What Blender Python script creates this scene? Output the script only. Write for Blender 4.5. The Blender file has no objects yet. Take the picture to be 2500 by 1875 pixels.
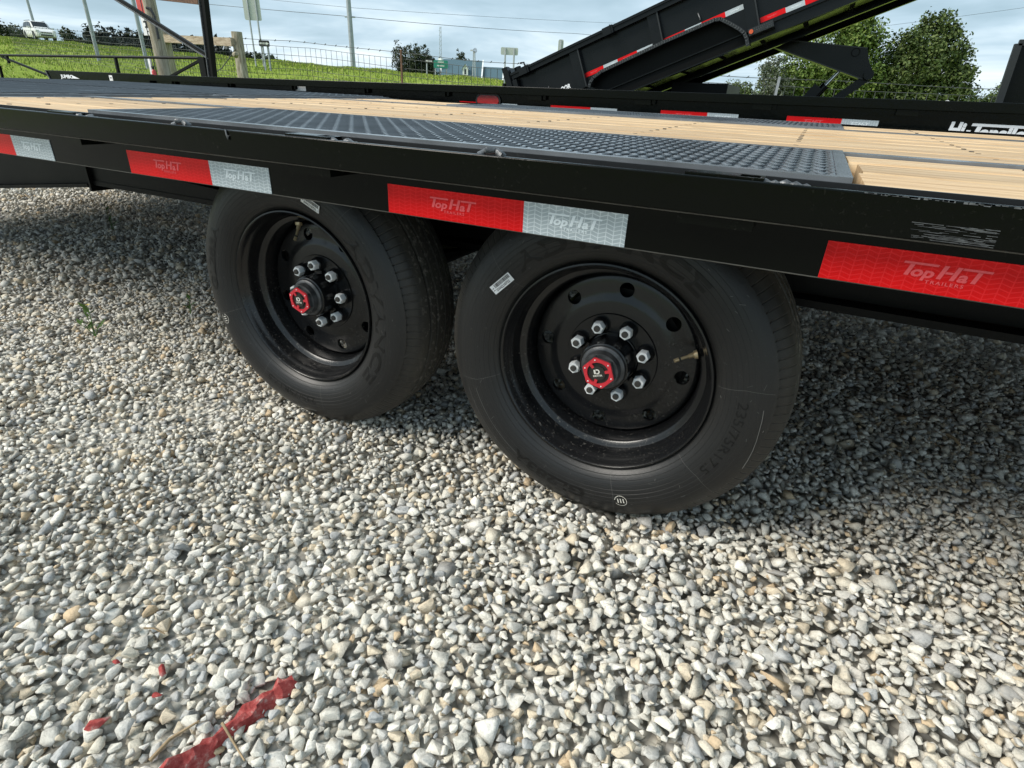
import bpy, bmesh, math, random
import numpy as np
from mathutils import Vector, Matrix
random.seed(7); rng = np.random.default_rng(7)
PI = math.pi
sc = bpy.context.scene
C = sc.collection

# ------------------------------------------------------------------ camera
cam_d = bpy.data.cameras.new('camera')
cam_d.sensor_width = 36.0
cam_d.lens = 1373.57 / 2500 * 36
cam_d.clip_start = 0.02
cam_d.clip_end = 3000
cam = bpy.data.objects.new('camera', cam_d); C.objects.link(cam)
CAM = Vector((0.2965, -1.0822, 0.9020))
cam.location = CAM
cam.rotation_euler = (math.radians(62.7436), math.radians(-2.5431), math.radians(26.3509))
sc.camera = cam

# ------------------------------------------------------------------ sky and sun
SUN_EL, SUN_AZ = math.radians(42), math.radians(229)      # azimuth clockwise from +Y
world = bpy.data.worlds.new('World'); sc.world = world
world.use_nodes = True
wn = world.node_tree; wn.nodes.clear()


def nd(nt, t, **kw):
    n = nt.nodes.new(t)
    for k, v in kw.items():
        if k == 'ins':
            for kk, vv in v.items():
                if hasattr(vv, 'is_linked') or isinstance(vv, bpy.types.NodeSocket):
                    nt.links.new(vv, n.inputs[kk])
                else:
                    n.inputs[kk].default_value = vv
        else:
            setattr(n, k, v)
    return n


def ramp(nt, fac, stops, interp='LINEAR'):
    r = nt.nodes.new('ShaderNodeValToRGB')
    r.color_ramp.interpolation = interp
    el = r.color_ramp.elements
    while len(el) > 1:
        el.remove(el[-1])
    el[0].position = stops[0][0]; el[0].color = (*stops[0][1], 1)
    for p, c in stops[1:]:
        e = el.new(p); e.color = (*c, 1)
    nt.links.new(fac, r.inputs[0])
    return r.outputs[0]


def math_n(nt, op, a, b=None, c=None):
    n = nt.nodes.new('ShaderNodeMath'); n.operation = op
    for i, v in enumerate((a, b, c)):
        if v is None:
            continue
        if isinstance(v, bpy.types.NodeSocket):
            nt.links.new(v, n.inputs[i])
        else:
            n.inputs[i].default_value = v
    return n.outputs[0]


def mixc(nt, fac, a, b, blend='MIX'):
    n = nt.nodes.new('ShaderNodeMix'); n.data_type = 'RGBA'; n.blend_type = blend
    for i, v in ((0, fac), (6, a), (7, b)):
        if isinstance(v, bpy.types.NodeSocket):
            nt.links.new(v, n.inputs[i])
        elif i == 0:
            n.inputs[0].default_value = v
        else:
            n.inputs[i].default_value = (*v, 1)
    return n.outputs[2]


sky = nd(wn, 'ShaderNodeTexSky', sky_type='NISHITA')
sky.sun_disc = False; sky.sun_elevation = SUN_EL; sky.sun_rotation = SUN_AZ
sky.air_density = 1.0; sky.dust_density = 1.5; sky.ozone_density = 1.5
tc = nd(wn, 'ShaderNodeTexCoord')
sep = nd(wn, 'ShaderNodeSeparateXYZ', ins={0: tc.outputs['Generated']})
den = math_n(wn, 'ADD', math_n(wn, 'MAXIMUM', sep.outputs[2], 0.0), 0.10)
cmb = nd(wn, 'ShaderNodeCombineXYZ', ins={0: math_n(wn, 'DIVIDE', sep.outputs[0], den),
                                          1: math_n(wn, 'DIVIDE', sep.outputs[1], den), 2: 3.7})
nz1 = nd(wn, 'ShaderNodeTexNoise', ins={'Vector': cmb.outputs[0], 'Scale': 0.62, 'Detail': 6.0, 'Roughness': 0.52, 'Distortion': 0.35})
nz2 = nd(wn, 'ShaderNodeTexNoise', ins={'Vector': cmb.outputs[0], 'Scale': 0.23, 'Detail': 3.0, 'Roughness': 0.5})
cov = math_n(wn, 'ADD', math_n(wn, 'MULTIPLY', nz1.outputs[0], 0.62), math_n(wn, 'MULTIPLY', nz2.outputs[0], 0.38))
cloud = ramp(wn, cov, [(0.34, (2.2, 3.15, 3.75)), (0.44, (3.1, 4.2, 4.9)), (0.50, (3.9, 5.05, 5.85)), (0.56, (5.3, 6.35, 7.0)), (0.66, (7.3, 7.9, 8.2))])
clear = mixc(wn, 0.5, sky.outputs[0], (3.2, 4.9, 6.2))
skyc = mixc(wn, 0.86, clear, cloud)
bg = nd(wn, 'ShaderNodeBackground', ins={'Color': skyc, 'Strength': 0.118})
wo = nd(wn, 'ShaderNodeOutputWorld', ins={'Surface': bg.outputs[0]})

sun_d = bpy.data.lights.new('sun', 'SUN'); sun_d.energy = 3.5; sun_d.angle = math.radians(30)
sun_d.color = (1.0, 0.94, 0.85)
sun = bpy.data.objects.new('sun', sun_d); C.objects.link(sun)
sd = Vector((math.sin(SUN_AZ) * math.cos(SUN_EL), math.cos(SUN_AZ) * math.cos(SUN_EL), math.sin(SUN_EL)))
sun.location = sd * 30
sun.rotation_euler = sd.to_track_quat('Z', 'Y').to_euler()

sc.view_settings.view_transform = 'Standard'
sc.view_settings.look = 'None'
sc.view_settings.exposure = 0.38
sc.view_settings.gamma = 1.0
sc.view_settings.use_curve_mapping = False
sc.render.engine = 'CYCLES'
sc.cycles.max_bounces = 6
sc.cycles.diffuse_bounces = 4
sc.cycles.glossy_bounces = 3

# ------------------------------------------------------------------ materials
MATS = {}


def base_mat(name):
    m = bpy.data.materials.new(name); m.use_nodes = True
    nt = m.node_tree; nt.nodes.clear()
    b = nt.nodes.new('ShaderNodeBsdfPrincipled')
    o = nt.nodes.new('ShaderNodeOutputMaterial')
    nt.links.new(b.outputs[0], o.inputs[0])
    MATS[name] = m
    return m, nt, b


def setp(b, color=None, rough=0.5, metal=0.0, spec=0.5):
    if color is not None:
        b.inputs['Base Color'].default_value = (*color, 1)
    b.inputs['Roughness'].default_value = rough
    b.inputs['Metallic'].default_value = metal
    b.inputs['Specular IOR Level'].default_value = spec


def coords(nt, kind='Object', scale=(1, 1, 1)):
    t = nd(nt, 'ShaderNodeTexCoord')
    mp = nd(nt, 'ShaderNodeMapping', ins={'Vector': t.outputs[kind], 'Scale': scale})
    return mp.outputs[0]


def noise(nt, vec, scale, detail=4, rough=0.55, dist=0.0):
    return nd(nt, 'ShaderNodeTexNoise', ins={'Vector': vec, 'Scale': scale, 'Detail': detail, 'Roughness': rough, 'Distortion': dist}).outputs[0]


def bump(nt, b, h, strength=0.3, dist=0.01, prev=None):
    n = nd(nt, 'ShaderNodeBump', ins={'Height': h, 'Strength': strength, 'Distance': dist})
    if prev is not None:
        nt.links.new(prev, n.inputs['Normal'])
    nt.links.new(n.outputs[0], b.inputs['Normal'])
    return n.outputs[0]


def simple(name, color, rough=0.5, metal=0.0, spec=0.5, var=0.15, nscale=12, bmp=0.0, bscale=60, bdist=0.002):
    m, nt, b = base_mat(name)
    setp(b, color, rough, metal, spec)
    v = coords(nt)
    n = noise(nt, v, nscale)
    lo = tuple(c * (1 - var) for c in color); hi = tuple(min(1, c * (1 + var)) for c in color)
    nt.links.new(ramp(nt, n, [(0.3, lo), (0.7, hi)]), b.inputs['Base Color'])
    nt.links.new(math_n(nt, 'MULTIPLY_ADD', n, 0.16, rough - 0.08), b.inputs['Roughness'])
    if bmp:
        bump(nt, b, noise(nt, v, bscale, 3), bmp, bdist)
    return m


# black trailer paint: orange peel, faint dust and fine rub marks
def black_paint(name, color, rough, dust):
    m, nt, b = base_mat(name)
    setp(b, color, rough, 0, 0.14)
    v = coords(nt)
    big = noise(nt, v, 2.3, 5, 0.6)
    sm = noise(nt, v, 140, 3, 0.7)
    mask = math_n(nt, 'MULTIPLY', math_n(nt, 'SMOOTH_MIN', ramp_f(nt, sm, 0.60, 0.78), 1.0, 0.01), ramp_f(nt, big, 0.42, 0.7))
    nt.links.new(mixc(nt, math_n(nt, 'MULTIPLY', mask, dust), color, (0.20, 0.19, 0.17)), b.inputs['Base Color'])
    nt.links.new(math_n(nt, 'MULTIPLY_ADD', big, 0.22, rough - 0.11), b.inputs['Roughness'])
    bump(nt, b, math_n(nt, 'ADD', math_n(nt, 'MULTIPLY', noise(nt, v, 55, 2), 0.35), noise(nt, v, 7, 3)), 0.10, 0.006)
    return m


def ramp_f(nt, fac, a, bb):
    n = nd(nt, 'ShaderNodeMapRange', ins={0: fac, 1: a, 2: bb, 3: 0.0, 4: 1.0})
    n.clamp = True
    return n.outputs[0]


black_paint('black_paint', (0.0018, 0.0023, 0.0016), 0.16, 0.16)
black_paint('black_frame', (0.0045, 0.0045, 0.0045), 0.42, 0.15)
black_paint('black_rim', (0.006, 0.0063, 0.007), 0.24, 0.9)
MATS['black_rim'].node_tree.nodes['Principled BSDF'].inputs['Specular IOR Level'].default_value = 0.5
black_paint('black_deck', (0.010, 0.011, 0.012), 0.33, 0.4)
simple('plate_sky_sheen', (0.165, 0.177, 0.19), 0.25, 0.3, 0.9, 0.25, 8)  # gloss black steel; the grey colour paints in its sky reflection
simple('edge_glint', (0.075, 0.072, 0.064), 0.4, 0.2, 0.6, 0.5, 14)  # pale colour painted in for the highlight along the rail edges
MATS['black_deck'].node_tree.nodes['Principled BSDF'].inputs['Specular IOR Level'].default_value = 0.6
simple('scraped_steel', (0.13, 0.135, 0.14), 0.4, 0.5, 0.5, 0.6, 60)
simple('weld_steel', (0.10, 0.105, 0.11), 0.4, 0.5, 0.5, 0.5, 90, 0.6, 250)
simple('zinc', (0.86, 0.88, 0.89), 0.38, 0.2, 0.8, 0.06, 60)
simple('stud_steel', (0.07, 0.066, 0.06), 0.55, 0.5, 0.5, 0.3, 300)
simple('hub_steel', (0.075, 0.078, 0.082), 0.42, 0.5, 0.5, 0.5, 40, 0.3, 200)
simple('emblem_red', (0.52, 0.022, 0.035), 0.42, 0.0, 0.5, 0.1, 80)
simple('emblem_black', (0.022, 0.019, 0.016), 0.5, 0, 0.4)
simple('emblem_white', (0.62, 0.60, 0.54), 0.5)
simple('brass', (0.42, 0.33, 0.20), 0.35, 0.6)
simple('rubber_black', (0.012, 0.012, 0.012), 0.4)
simple('chrome', (0.75, 0.76, 0.77), 0.12, 1.0)
simple('white_decal', (0.78, 0.80, 0.82), 0.4, 0, 0.5, 0.03)
simple('decal_black', (0.02, 0.02, 0.02), 0.5)
simple('galvanised', (0.33, 0.36, 0.39), 0.5, 0.35, 0.5, 0.15, 5)
simple('sign_back', (0.50, 0.52, 0.50), 0.5, 0.2, 0.5, 0.06)
simple('sign_red', (0.50, 0.06, 0.05), 0.5)
simple('sign_white', (0.75, 0.75, 0.74), 0.5)
simple('sign_green', (0.02, 0.22, 0.16), 0.5)
simple('wire_steel', (0.075, 0.08, 0.078), 0.55, 0.3)
simple('rust_steel', (0.13, 0.075, 0.05), 0.75, 0.1, 0.3, 0.4, 30)
simple('cable_black', (0.03, 0.032, 0.035), 0.6)
simple('car_white', (0.72, 0.72, 0.70), 0.25, 0, 0.5, 0.03)
simple('car_glass', (0.02, 0.025, 0.03), 0.15, 0, 0.25)
simple('car_dark', (0.02, 0.02, 0.02), 0.5)
simple('car_lamp', (0.6, 0.6, 0.58), 0.15, 0, 0.6)
simple('house_white', (0.72, 0.74, 0.75), 0.6)
simple('house_roof', (0.07, 0.125, 0.155), 0.6, 0.0, 0.3, 0.08)
simple('house_glass', (0.04, 0.05, 0.06), 0.15)
simple('red_plastic', (0.55, 0.05, 0.05), 0.4)
simple('twig_brown', (0.30, 0.22, 0.13), 0.8, 0, 0.3, 0.35, 50)
simple('bark', (0.09, 0.07, 0.05), 0.9, 0, 0.2, 0.3, 20)
simple('weed_green', (0.07, 0.13, 0.03), 0.6, 0, 0.3, 0.3, 40)
simple('flower_yellow', (0.65, 0.50, 0.05), 0.6)
simple('amber_lens', (0.60, 0.10, 0.03), 0.2)
simple('red_lens', (0.33, 0.012, 0.012), 0.22, 0, 0.6, 0.2, 90, 0.4, 220)
simple('dump_black', (0.0042, 0.0052, 0.0062), 0.28, 0, 0.28, 0.2, 4, 0.05, 30)
simple('white_stone', (0.6, 0.58, 0.55), 0.8)

# tread of the red buried strip
m, nt, b = base_mat('red_strip'); setp(b, (0.3, 0.04, 0.04), 0.88, 0, 0.12)
v = coords(nt); n1 = noise(nt, v, 70, 6, 0.7)
nt.links.new(ramp(nt, n1, [(0.32, (0.22, 0.035, 0.034)), (0.48, (0.34, 0.065, 0.06)), (0.56, (0.40, 0.11, 0.10)), (0.64, (0.45, 0.25, 0.22)), (0.74, (0.52, 0.44, 0.38))]), b.inputs['Base Color'])
bump(nt, b, n1, 0.7, 0.006)

# tyre rubber: dusty toward tread, sidewall scuffs, shoulder pattern by angle
m, nt, b = base_mat('tyre_rubber'); setp(b, (0.018, 0.018, 0.0175), 0.55, 0, 0.42)
v = coords(nt)
sp = nd(nt, 'ShaderNodeSeparateXYZ', ins={0: v})
rad = math_n(nt, 'SQRT', math_n(nt, 'ADD', math_n(nt, 'POWER', sp.outputs[0], 2), math_n(nt, 'POWER', sp.outputs[2], 2)))
ang = math_n(nt, 'ARCTAN2', sp.outputs[2], sp.outputs[0])
fine = noise(nt, v, 160, 4, 0.75)
bigd = noise(nt, v, 7, 5, 0.65)
edge = ramp_f(nt, rad, 0.345, 0.386)
inner = ramp_f(nt, rad, 0.27, 0.24)
dustf = math_n(nt, 'MULTIPLY', math_n(nt, 'ADD', math_n(nt, 'MULTIPLY', edge, 0.85), math_n(nt, 'MULTIPLY', inner, 0.12)), math_n(nt, 'ADD', ramp_f(nt, bigd, 0.35, 0.75), 0.18))
specks = math_n(nt, 'MULTIPLY', ramp_f(nt, fine, 0.63, 0.72), ramp_f(nt, bigd, 0.42, 0.72))
tread = ramp_f(nt, rad, 0.381, 0.386)
pebb = math_n(nt, 'MULTIPLY', tread, ramp_f(nt, noise(nt, v, 75, 3, 0.7), 0.55, 0.70))
c1 = mixc(nt, math_n(nt, 'MULTIPLY', dustf, 0.62), (0.0112, 0.0115, 0.0118), (0.088, 0.078, 0.060))
c2 = mixc(nt, math_n(nt, 'MULTIPLY', specks, 0.7), c1, (0.15, 0.15, 0.145))
c2 = mixc(nt, math_n(nt, 'MULTIPLY', ramp_f(nt, rad, 0.3795, 0.3835), 0.5), c2, (0.07, 0.065, 0.056))
c3 = mixc(nt, math_n(nt, 'MULTIPLY', pebb, 0.95), c2, (0.24, 0.22, 0.19))
nt.links.new(c3, b.inputs['Base Color'])
nt.links.new(math_n(nt, 'ADD', 0.41, math_n(nt, 'MULTIPLY', dustf, 0.35)), b.inputs['Roughness'])
# shoulder sipes and fine concentric lines
sip = math_n(nt, 'PINGPONG', math_n(nt, 'MULTIPLY', ang, 118 / (2 * PI)), 0.5)
sipm = math_n(nt, 'MULTIPLY', ramp_f(nt, sip, 0.10, 0.04), math_n(nt, 'MULTIPLY', ramp_f(nt, rad, 0.3535, 0.356), ramp_f(nt, rad, 0.3835, 0.380)))
ringl = math_n(nt, 'PINGPONG', math_n(nt, 'MULTIPLY', rad, 95), 0.5)
ringm = math_n(nt, 'MULTIPLY', ramp_f(nt, ringl, 0.05, 0.0), ramp_f(nt, rad, 0.34, 0.30))
h = math_n(nt, 'SUBTRACT', math_n(nt, 'MULTIPLY', fine, 0.25), math_n(nt, 'ADD', math_n(nt, 'MULTIPLY', sipm, 0.9), math_n(nt, 'MULTIPLY', ringm, 0.5)))
bump(nt, b, h, 0.55, 0.004)

simple('tyre_letter', (0.0068, 0.0068, 0.0068), 0.42, 0, 0.3)
simple('tyre_scuff', (0.10, 0.10, 0.095), 0.7)


# reflective tape with its herringbone cells
def tape(name, cell, line, spec):
    m, nt, b = base_mat(name); setp(b, cell, 0.28, 0, spec)
    t = nd(nt, 'ShaderNodeTexCoord')
    sp = nd(nt, 'ShaderNodeSeparateXYZ', ins={0: t.outputs['Object']})
    cw = 0.0125
    xq = math_n(nt, 'DIVIDE', sp.outputs[0], cw)
    tri = math_n(nt, 'MULTIPLY', math_n(nt, 'PINGPONG', xq, 1.0), 0.62)
    zz = math_n(nt, 'ADD', math_n(nt, 'DIVIDE', sp.outputs[2], 0.0066), tri)
    f1 = math_n(nt, 'PINGPONG', zz, 0.5)
    f2 = math_n(nt, 'PINGPONG', xq, 0.5)
    ln = math_n(nt, 'MAXIMUM', ramp_f(nt, f1, 0.13, 0.07), ramp_f(nt, f2, 0.075, 0.035))
    big = noise(nt, t.outputs['Object'], 18, 4)
    cc = mixc(nt, big, tuple(c * 0.8 for c in cell), tuple(min(1, c * 1.15) for c in cell))
    nt.links.new(mixc(nt, math_n(nt, 'MULTIPLY', ln, 0.62), cc, line), b.inputs['Base Color'])
    return m


tape('tape_red', (0.60, 0.0022, 0.004), (0.74, 0.022, 0.026), 0.22)
tape('tape_white', (0.36, 0.42, 0.45), (0.72, 0.77, 0.79), 0.5)
simple('tape_letter_red', (0.72, 0.085, 0.095), 0.35, 0, 0.4, 0.05)
simple('tape_letter_white', (0.74, 0.80, 0.83), 0.35, 0, 0.4, 0.05)

# sawn pine
m, nt, b = base_mat('pine'); setp(b, (0.6, 0.45, 0.28), 0.62, 0, 0.3)
oi = nd(nt, 'ShaderNodeObjectInfo')
t = nd(nt, 'ShaderNodeTexCoord')
off = nd(nt, 'ShaderNodeVectorMath', operation='ADD', ins={0: t.outputs['Object']})
cx = nd(nt, 'ShaderNodeCombineXYZ', ins={0: math_n(nt, 'MULTIPLY', oi.outputs['Random'], 37.0), 1: math_n(nt, 'MULTIPLY', oi.outputs['Random'], 11.0), 2: 0.0})
nt.links.new(cx.outputs[0], off.inputs[1])
mp = nd(nt, 'ShaderNodeMapping', ins={'Vector': off.outputs[0], 'Scale': (1.1, 26, 26)})
g1 = noise(nt, mp.outputs[0], 2.6, 7, 0.62, 0.8)
mp2 = nd(nt, 'ShaderNodeMapping', ins={'Vector': off.outputs[0], 'Scale': (2.2, 85, 85)})
g2 = noise(nt, mp2.outputs[0], 1.6, 5, 0.7, 0.3)
mp3 = nd(nt, 'ShaderNodeMapping', ins={'Vector': off.outputs[0], 'Scale': (4.5, 32, 32)})
kn = noise(nt, mp3.outputs[0], 1.0, 2, 0.5)
gc = ramp(nt, g1, [(0.30, (0.34, 0.22, 0.125)), (0.43, (0.53, 0.375, 0.225)), (0.55, (0.65, 0.495, 0.32)), (0.72, (0.73, 0.59, 0.41))])
gc = mixc(nt, math_n(nt, 'MULTIPLY', ramp_f(nt, g2, 0.54, 0.68), 0.6), gc, (0.33, 0.215, 0.12))
gc = mixc(nt, math_n(nt, 'MULTIPLY', ramp_f(nt, kn, 0.70, 0.76), 0.75), gc, (0.16, 0.095, 0.05))
stain = noise(nt, mp.outputs[0], 0.55, 4, 0.6)
gc = mixc(nt, math_n(nt, 'MULTIPLY', ramp_f(nt, stain, 0.50, 0.72), 0.38), gc, (0.40, 0.33, 0.25))
gc = mixc(nt, 1.0, gc, (0.94, 0.885, 0.80), 'MULTIPLY')
tone = math_n(nt, 'MULTIPLY_ADD', oi.outputs['Random'], 0.30, 0.80)
hs = nd(nt, 'ShaderNodeHueSaturation', ins={'Color': gc, 'Value': tone})
nt.links.new(hs.outputs[0], b.inputs['Base Color'])
bump(nt, b, math_n(nt, 'ADD', g1, math_n(nt, 'MULTIPLY', g2, 0.6)), 0.35, 0.004)

# weathered posts
m, nt, b = base_mat('grey_wood'); setp(b, (0.3, 0.27, 0.2), 0.85, 0, 0.2)
v = coords(nt, 'Object', (9, 9, 0.7))
g1 = noise(nt, v, 3.0, 6, 0.65, 0.5)
nt.links.new(ramp(nt, g1, [(0.3, (0.13, 0.11, 0.075)), (0.46, (0.27, 0.245, 0.18)), (0.62, (0.40, 0.37, 0.29)), (0.75, (0.50, 0.46, 0.38))]), b.inputs['Base Color'])
bump(nt, b, g1, 0.7, 0.02)
m, nt, b = base_mat('rail_wood'); setp(b, (0.3, 0.27, 0.2), 0.85, 0, 0.2)
v = coords(nt, 'Object', (0.7, 9, 9))
g1 = noise(nt, v, 3.0, 6, 0.65, 0.5)
nt.links.new(ramp(nt, g1, [(0.3, (0.20, 0.15, 0.10)), (0.5, (0.38, 0.31, 0.23)), (0.7, (0.52, 0.45, 0.36))]), b.inputs['Base Color'])
bump(nt, b, g1, 0.7, 0.02)

STONE_STOPS = [(0.0, (0.60, 0.58, 0.52)), (0.13, (0.69, 0.665, 0.60)), (0.27, (0.53, 0.515, 0.47)), (0.38, (0.74, 0.715, 0.645)),
               (0.50, (0.56, 0.55, 0.515)), (0.58, (0.66, 0.61, 0.51)), (0.68, (0.46, 0.465, 0.46)), (0.755, (0.66, 0.57, 0.435)),
               (0.84, (0.75, 0.73, 0.675)), (0.925, (0.37, 0.365, 0.35)), (0.955, (0.58, 0.45, 0.30)), (0.98, (0.62, 0.595, 0.545))]


def stone_mat(name, single):
    m, nt, b = base_mat(name); setp(b, (0.45, 0.45, 0.43), 0.82, 0, 0.28)
    if single:
        r = nd(nt, 'ShaderNodeObjectInfo').outputs['Random']
    else:
        r = nd(nt, 'ShaderNodeNewGeometry').outputs['Random Per Island']
    g = nd(nt, 'ShaderNodeNewGeometry').outputs['Position']
    col = ramp(nt, r, STONE_STOPS, 'CONSTANT')
    mpn = nd(nt, 'ShaderNodeVectorMath', operation='MULTIPLY_ADD', ins={0: g, 1: (1, 1, 1.6)})
    cb = nd(nt, 'ShaderNodeCombineXYZ', ins={0: math_n(nt, 'MULTIPLY', r, 50), 1: math_n(nt, 'MULTIPLY', r, 91), 2: math_n(nt, 'MULTIPLY', r, 33)})
    nt.links.new(cb.outputs[0], mpn.inputs[2])
    n1 = noise(nt, mpn.outputs[0], 120, 6, 0.75, 0.9)
    n2 = noise(nt, mpn.outputs[0], 420, 3, 0.7)
    col = mixc(nt, 1.0, col, ramp(nt, n1, [(0.30, (0.60, 0.60, 0.595)), (0.48, (0.95, 0.95, 0.94)), (0.66, (1.16, 1.16, 1.14))]), 'MULTIPLY')
    col = mixc(nt, math_n(nt, 'MULTIPLY', ramp_f(nt, noise(nt, mpn.outputs[0], 40, 3), 0.58, 0.72), 0.35), col, (0.50, 0.42, 0.30))
    nt.links.new(col, b.inputs['Base Color'])
    bump(nt, b, math_n(nt, 'ADD', n1, math_n(nt, 'MULTIPLY', n2, 0.4)), 0.55, 0.006)


stone_mat('gravel_stone', False)
stone_mat('single_stone', True)

m, nt, b = base_mat('gravel_bed'); setp(b, (0.2, 0.19, 0.17), 0.95, 0, 0.1)
g = nd(nt, 'ShaderNodeNewGeometry').outputs['Position']
vor = nd(nt, 'ShaderNodeTexVoronoi', ins={'Vector': g, 'Scale': 42.0})
n1 = noise(nt, g, 14, 6, 0.7)
vs = nd(nt, 'ShaderNodeSeparateXYZ', ins={0: vor.outputs['Color']})
c = ramp(nt, vs.outputs[0], [(0.0, (0.36, 0.35, 0.32)), (0.35, (0.50, 0.485, 0.44)), (0.7, (0.58, 0.55, 0.48)), (1.0, (0.44, 0.44, 0.43))])
c = mixc(nt, 1.0, c, ramp(nt, n1, [(0.3, (0.75, 0.75, 0.74)), (0.7, (1.1, 1.1, 1.08))]), 'MULTIPLY')
c = mixc(nt, ramp_f(nt, vor.outputs['Distance'], 0.2, 0.9), c, (0.16, 0.15, 0.13))
nt.links.new(c, b.inputs['Base Color'])
bump(nt, b, math_n(nt, 'SUBTRACT', 1.0, vor.outputs['Distance']), 0.8, 0.02)

m, nt, b = base_mat('grass_ground'); setp(b, (0.1, 0.17, 0.03), 0.9, 0, 0.15)
g = nd(nt, 'ShaderNodeNewGeometry').outputs['Position']
n1 = noise(nt, g, 0.35, 6, 0.65); n2 = noise(nt, g, 5.0, 5, 0.7)
c = ramp(nt, n1, [(0.3, (0.195, 0.27, 0.032)), (0.55, (0.24, 0.32, 0.045)), (0.75, (0.285, 0.345, 0.065))])
c = mixc(nt, 1.0, c, ramp(nt, n2, [(0.3, (0.6, 0.62, 0.6)), (0.7, (1.2, 1.2, 1.15))]), 'MULTIPLY')
nt.links.new(c, b.inputs['Base Color'])
bump(nt, b, n2, 1.0, 0.12)

m, nt, b = base_mat('grass_blade'); setp(b, (0.1, 0.17, 0.03), 0.7, 0, 0.2)
r = nd(nt, 'ShaderNodeNewGeometry').outputs['Random Per Island']
g = nd(nt, 'ShaderNodeNewGeometry').outputs['Position']
n1 = noise(nt, g, 0.5, 4, 0.6)
c = ramp(nt, r, [(0.0, (0.20, 0.285, 0.035)), (0.4, (0.25, 0.335, 0.05)), (0.75, (0.30, 0.36, 0.07)), (0.95, (0.34, 0.34, 0.11)), (1.0, (0.40, 0.37, 0.18))])
c = mixc(nt, 1.0, c, ramp(nt, n1, [(0.3, (0.75, 0.78, 0.75)), (0.7, (1.15, 1.12, 1.1))]), 'MULTIPLY')
nt.links.new(c, b.inputs['Base Color'])


def leaf(name, c0, c1, c2):
    m, nt, b = base_mat(name); setp(b, c1, 0.6, 0, 0.25)
    r = nd(nt, 'ShaderNodeNewGeometry').outputs['Random Per Island']
    g = nd(nt, 'ShaderNodeNewGeometry').outputs['Position']
    n1 = noise(nt, g, 0.7, 3, 0.6)
    f = math_n(nt, 'ADD', math_n(nt, 'MULTIPLY', r, 0.55), math_n(nt, 'MULTIPLY', n1, 0.45))
    nt.links.new(ramp(nt, f, [(0.2, c0), (0.5, c1), (0.8, c2)]), b.inputs['Base Color'])
    b.inputs['Subsurface Weight'].default_value = 0.0


leaf('leaf_bright', (0.05, 0.09, 0.018), (0.10, 0.155, 0.03), (0.17, 0.22, 0.05))
leaf('leaf_mid', (0.035, 0.06, 0.017), (0.07, 0.105, 0.028), (0.12, 0.15, 0.045))
leaf('leaf_dark', (0.016, 0.026, 0.014), (0.03, 0.045, 0.02), (0.05, 0.066, 0.03))
leaf('leaf_far', (0.018, 0.026, 0.026), (0.03, 0.04, 0.038), (0.045, 0.056, 0.05))
leaf('leaf_grey', (0.05, 0.065, 0.04), (0.11, 0.13, 0.09), (0.20, 0.22, 0.17))


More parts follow.
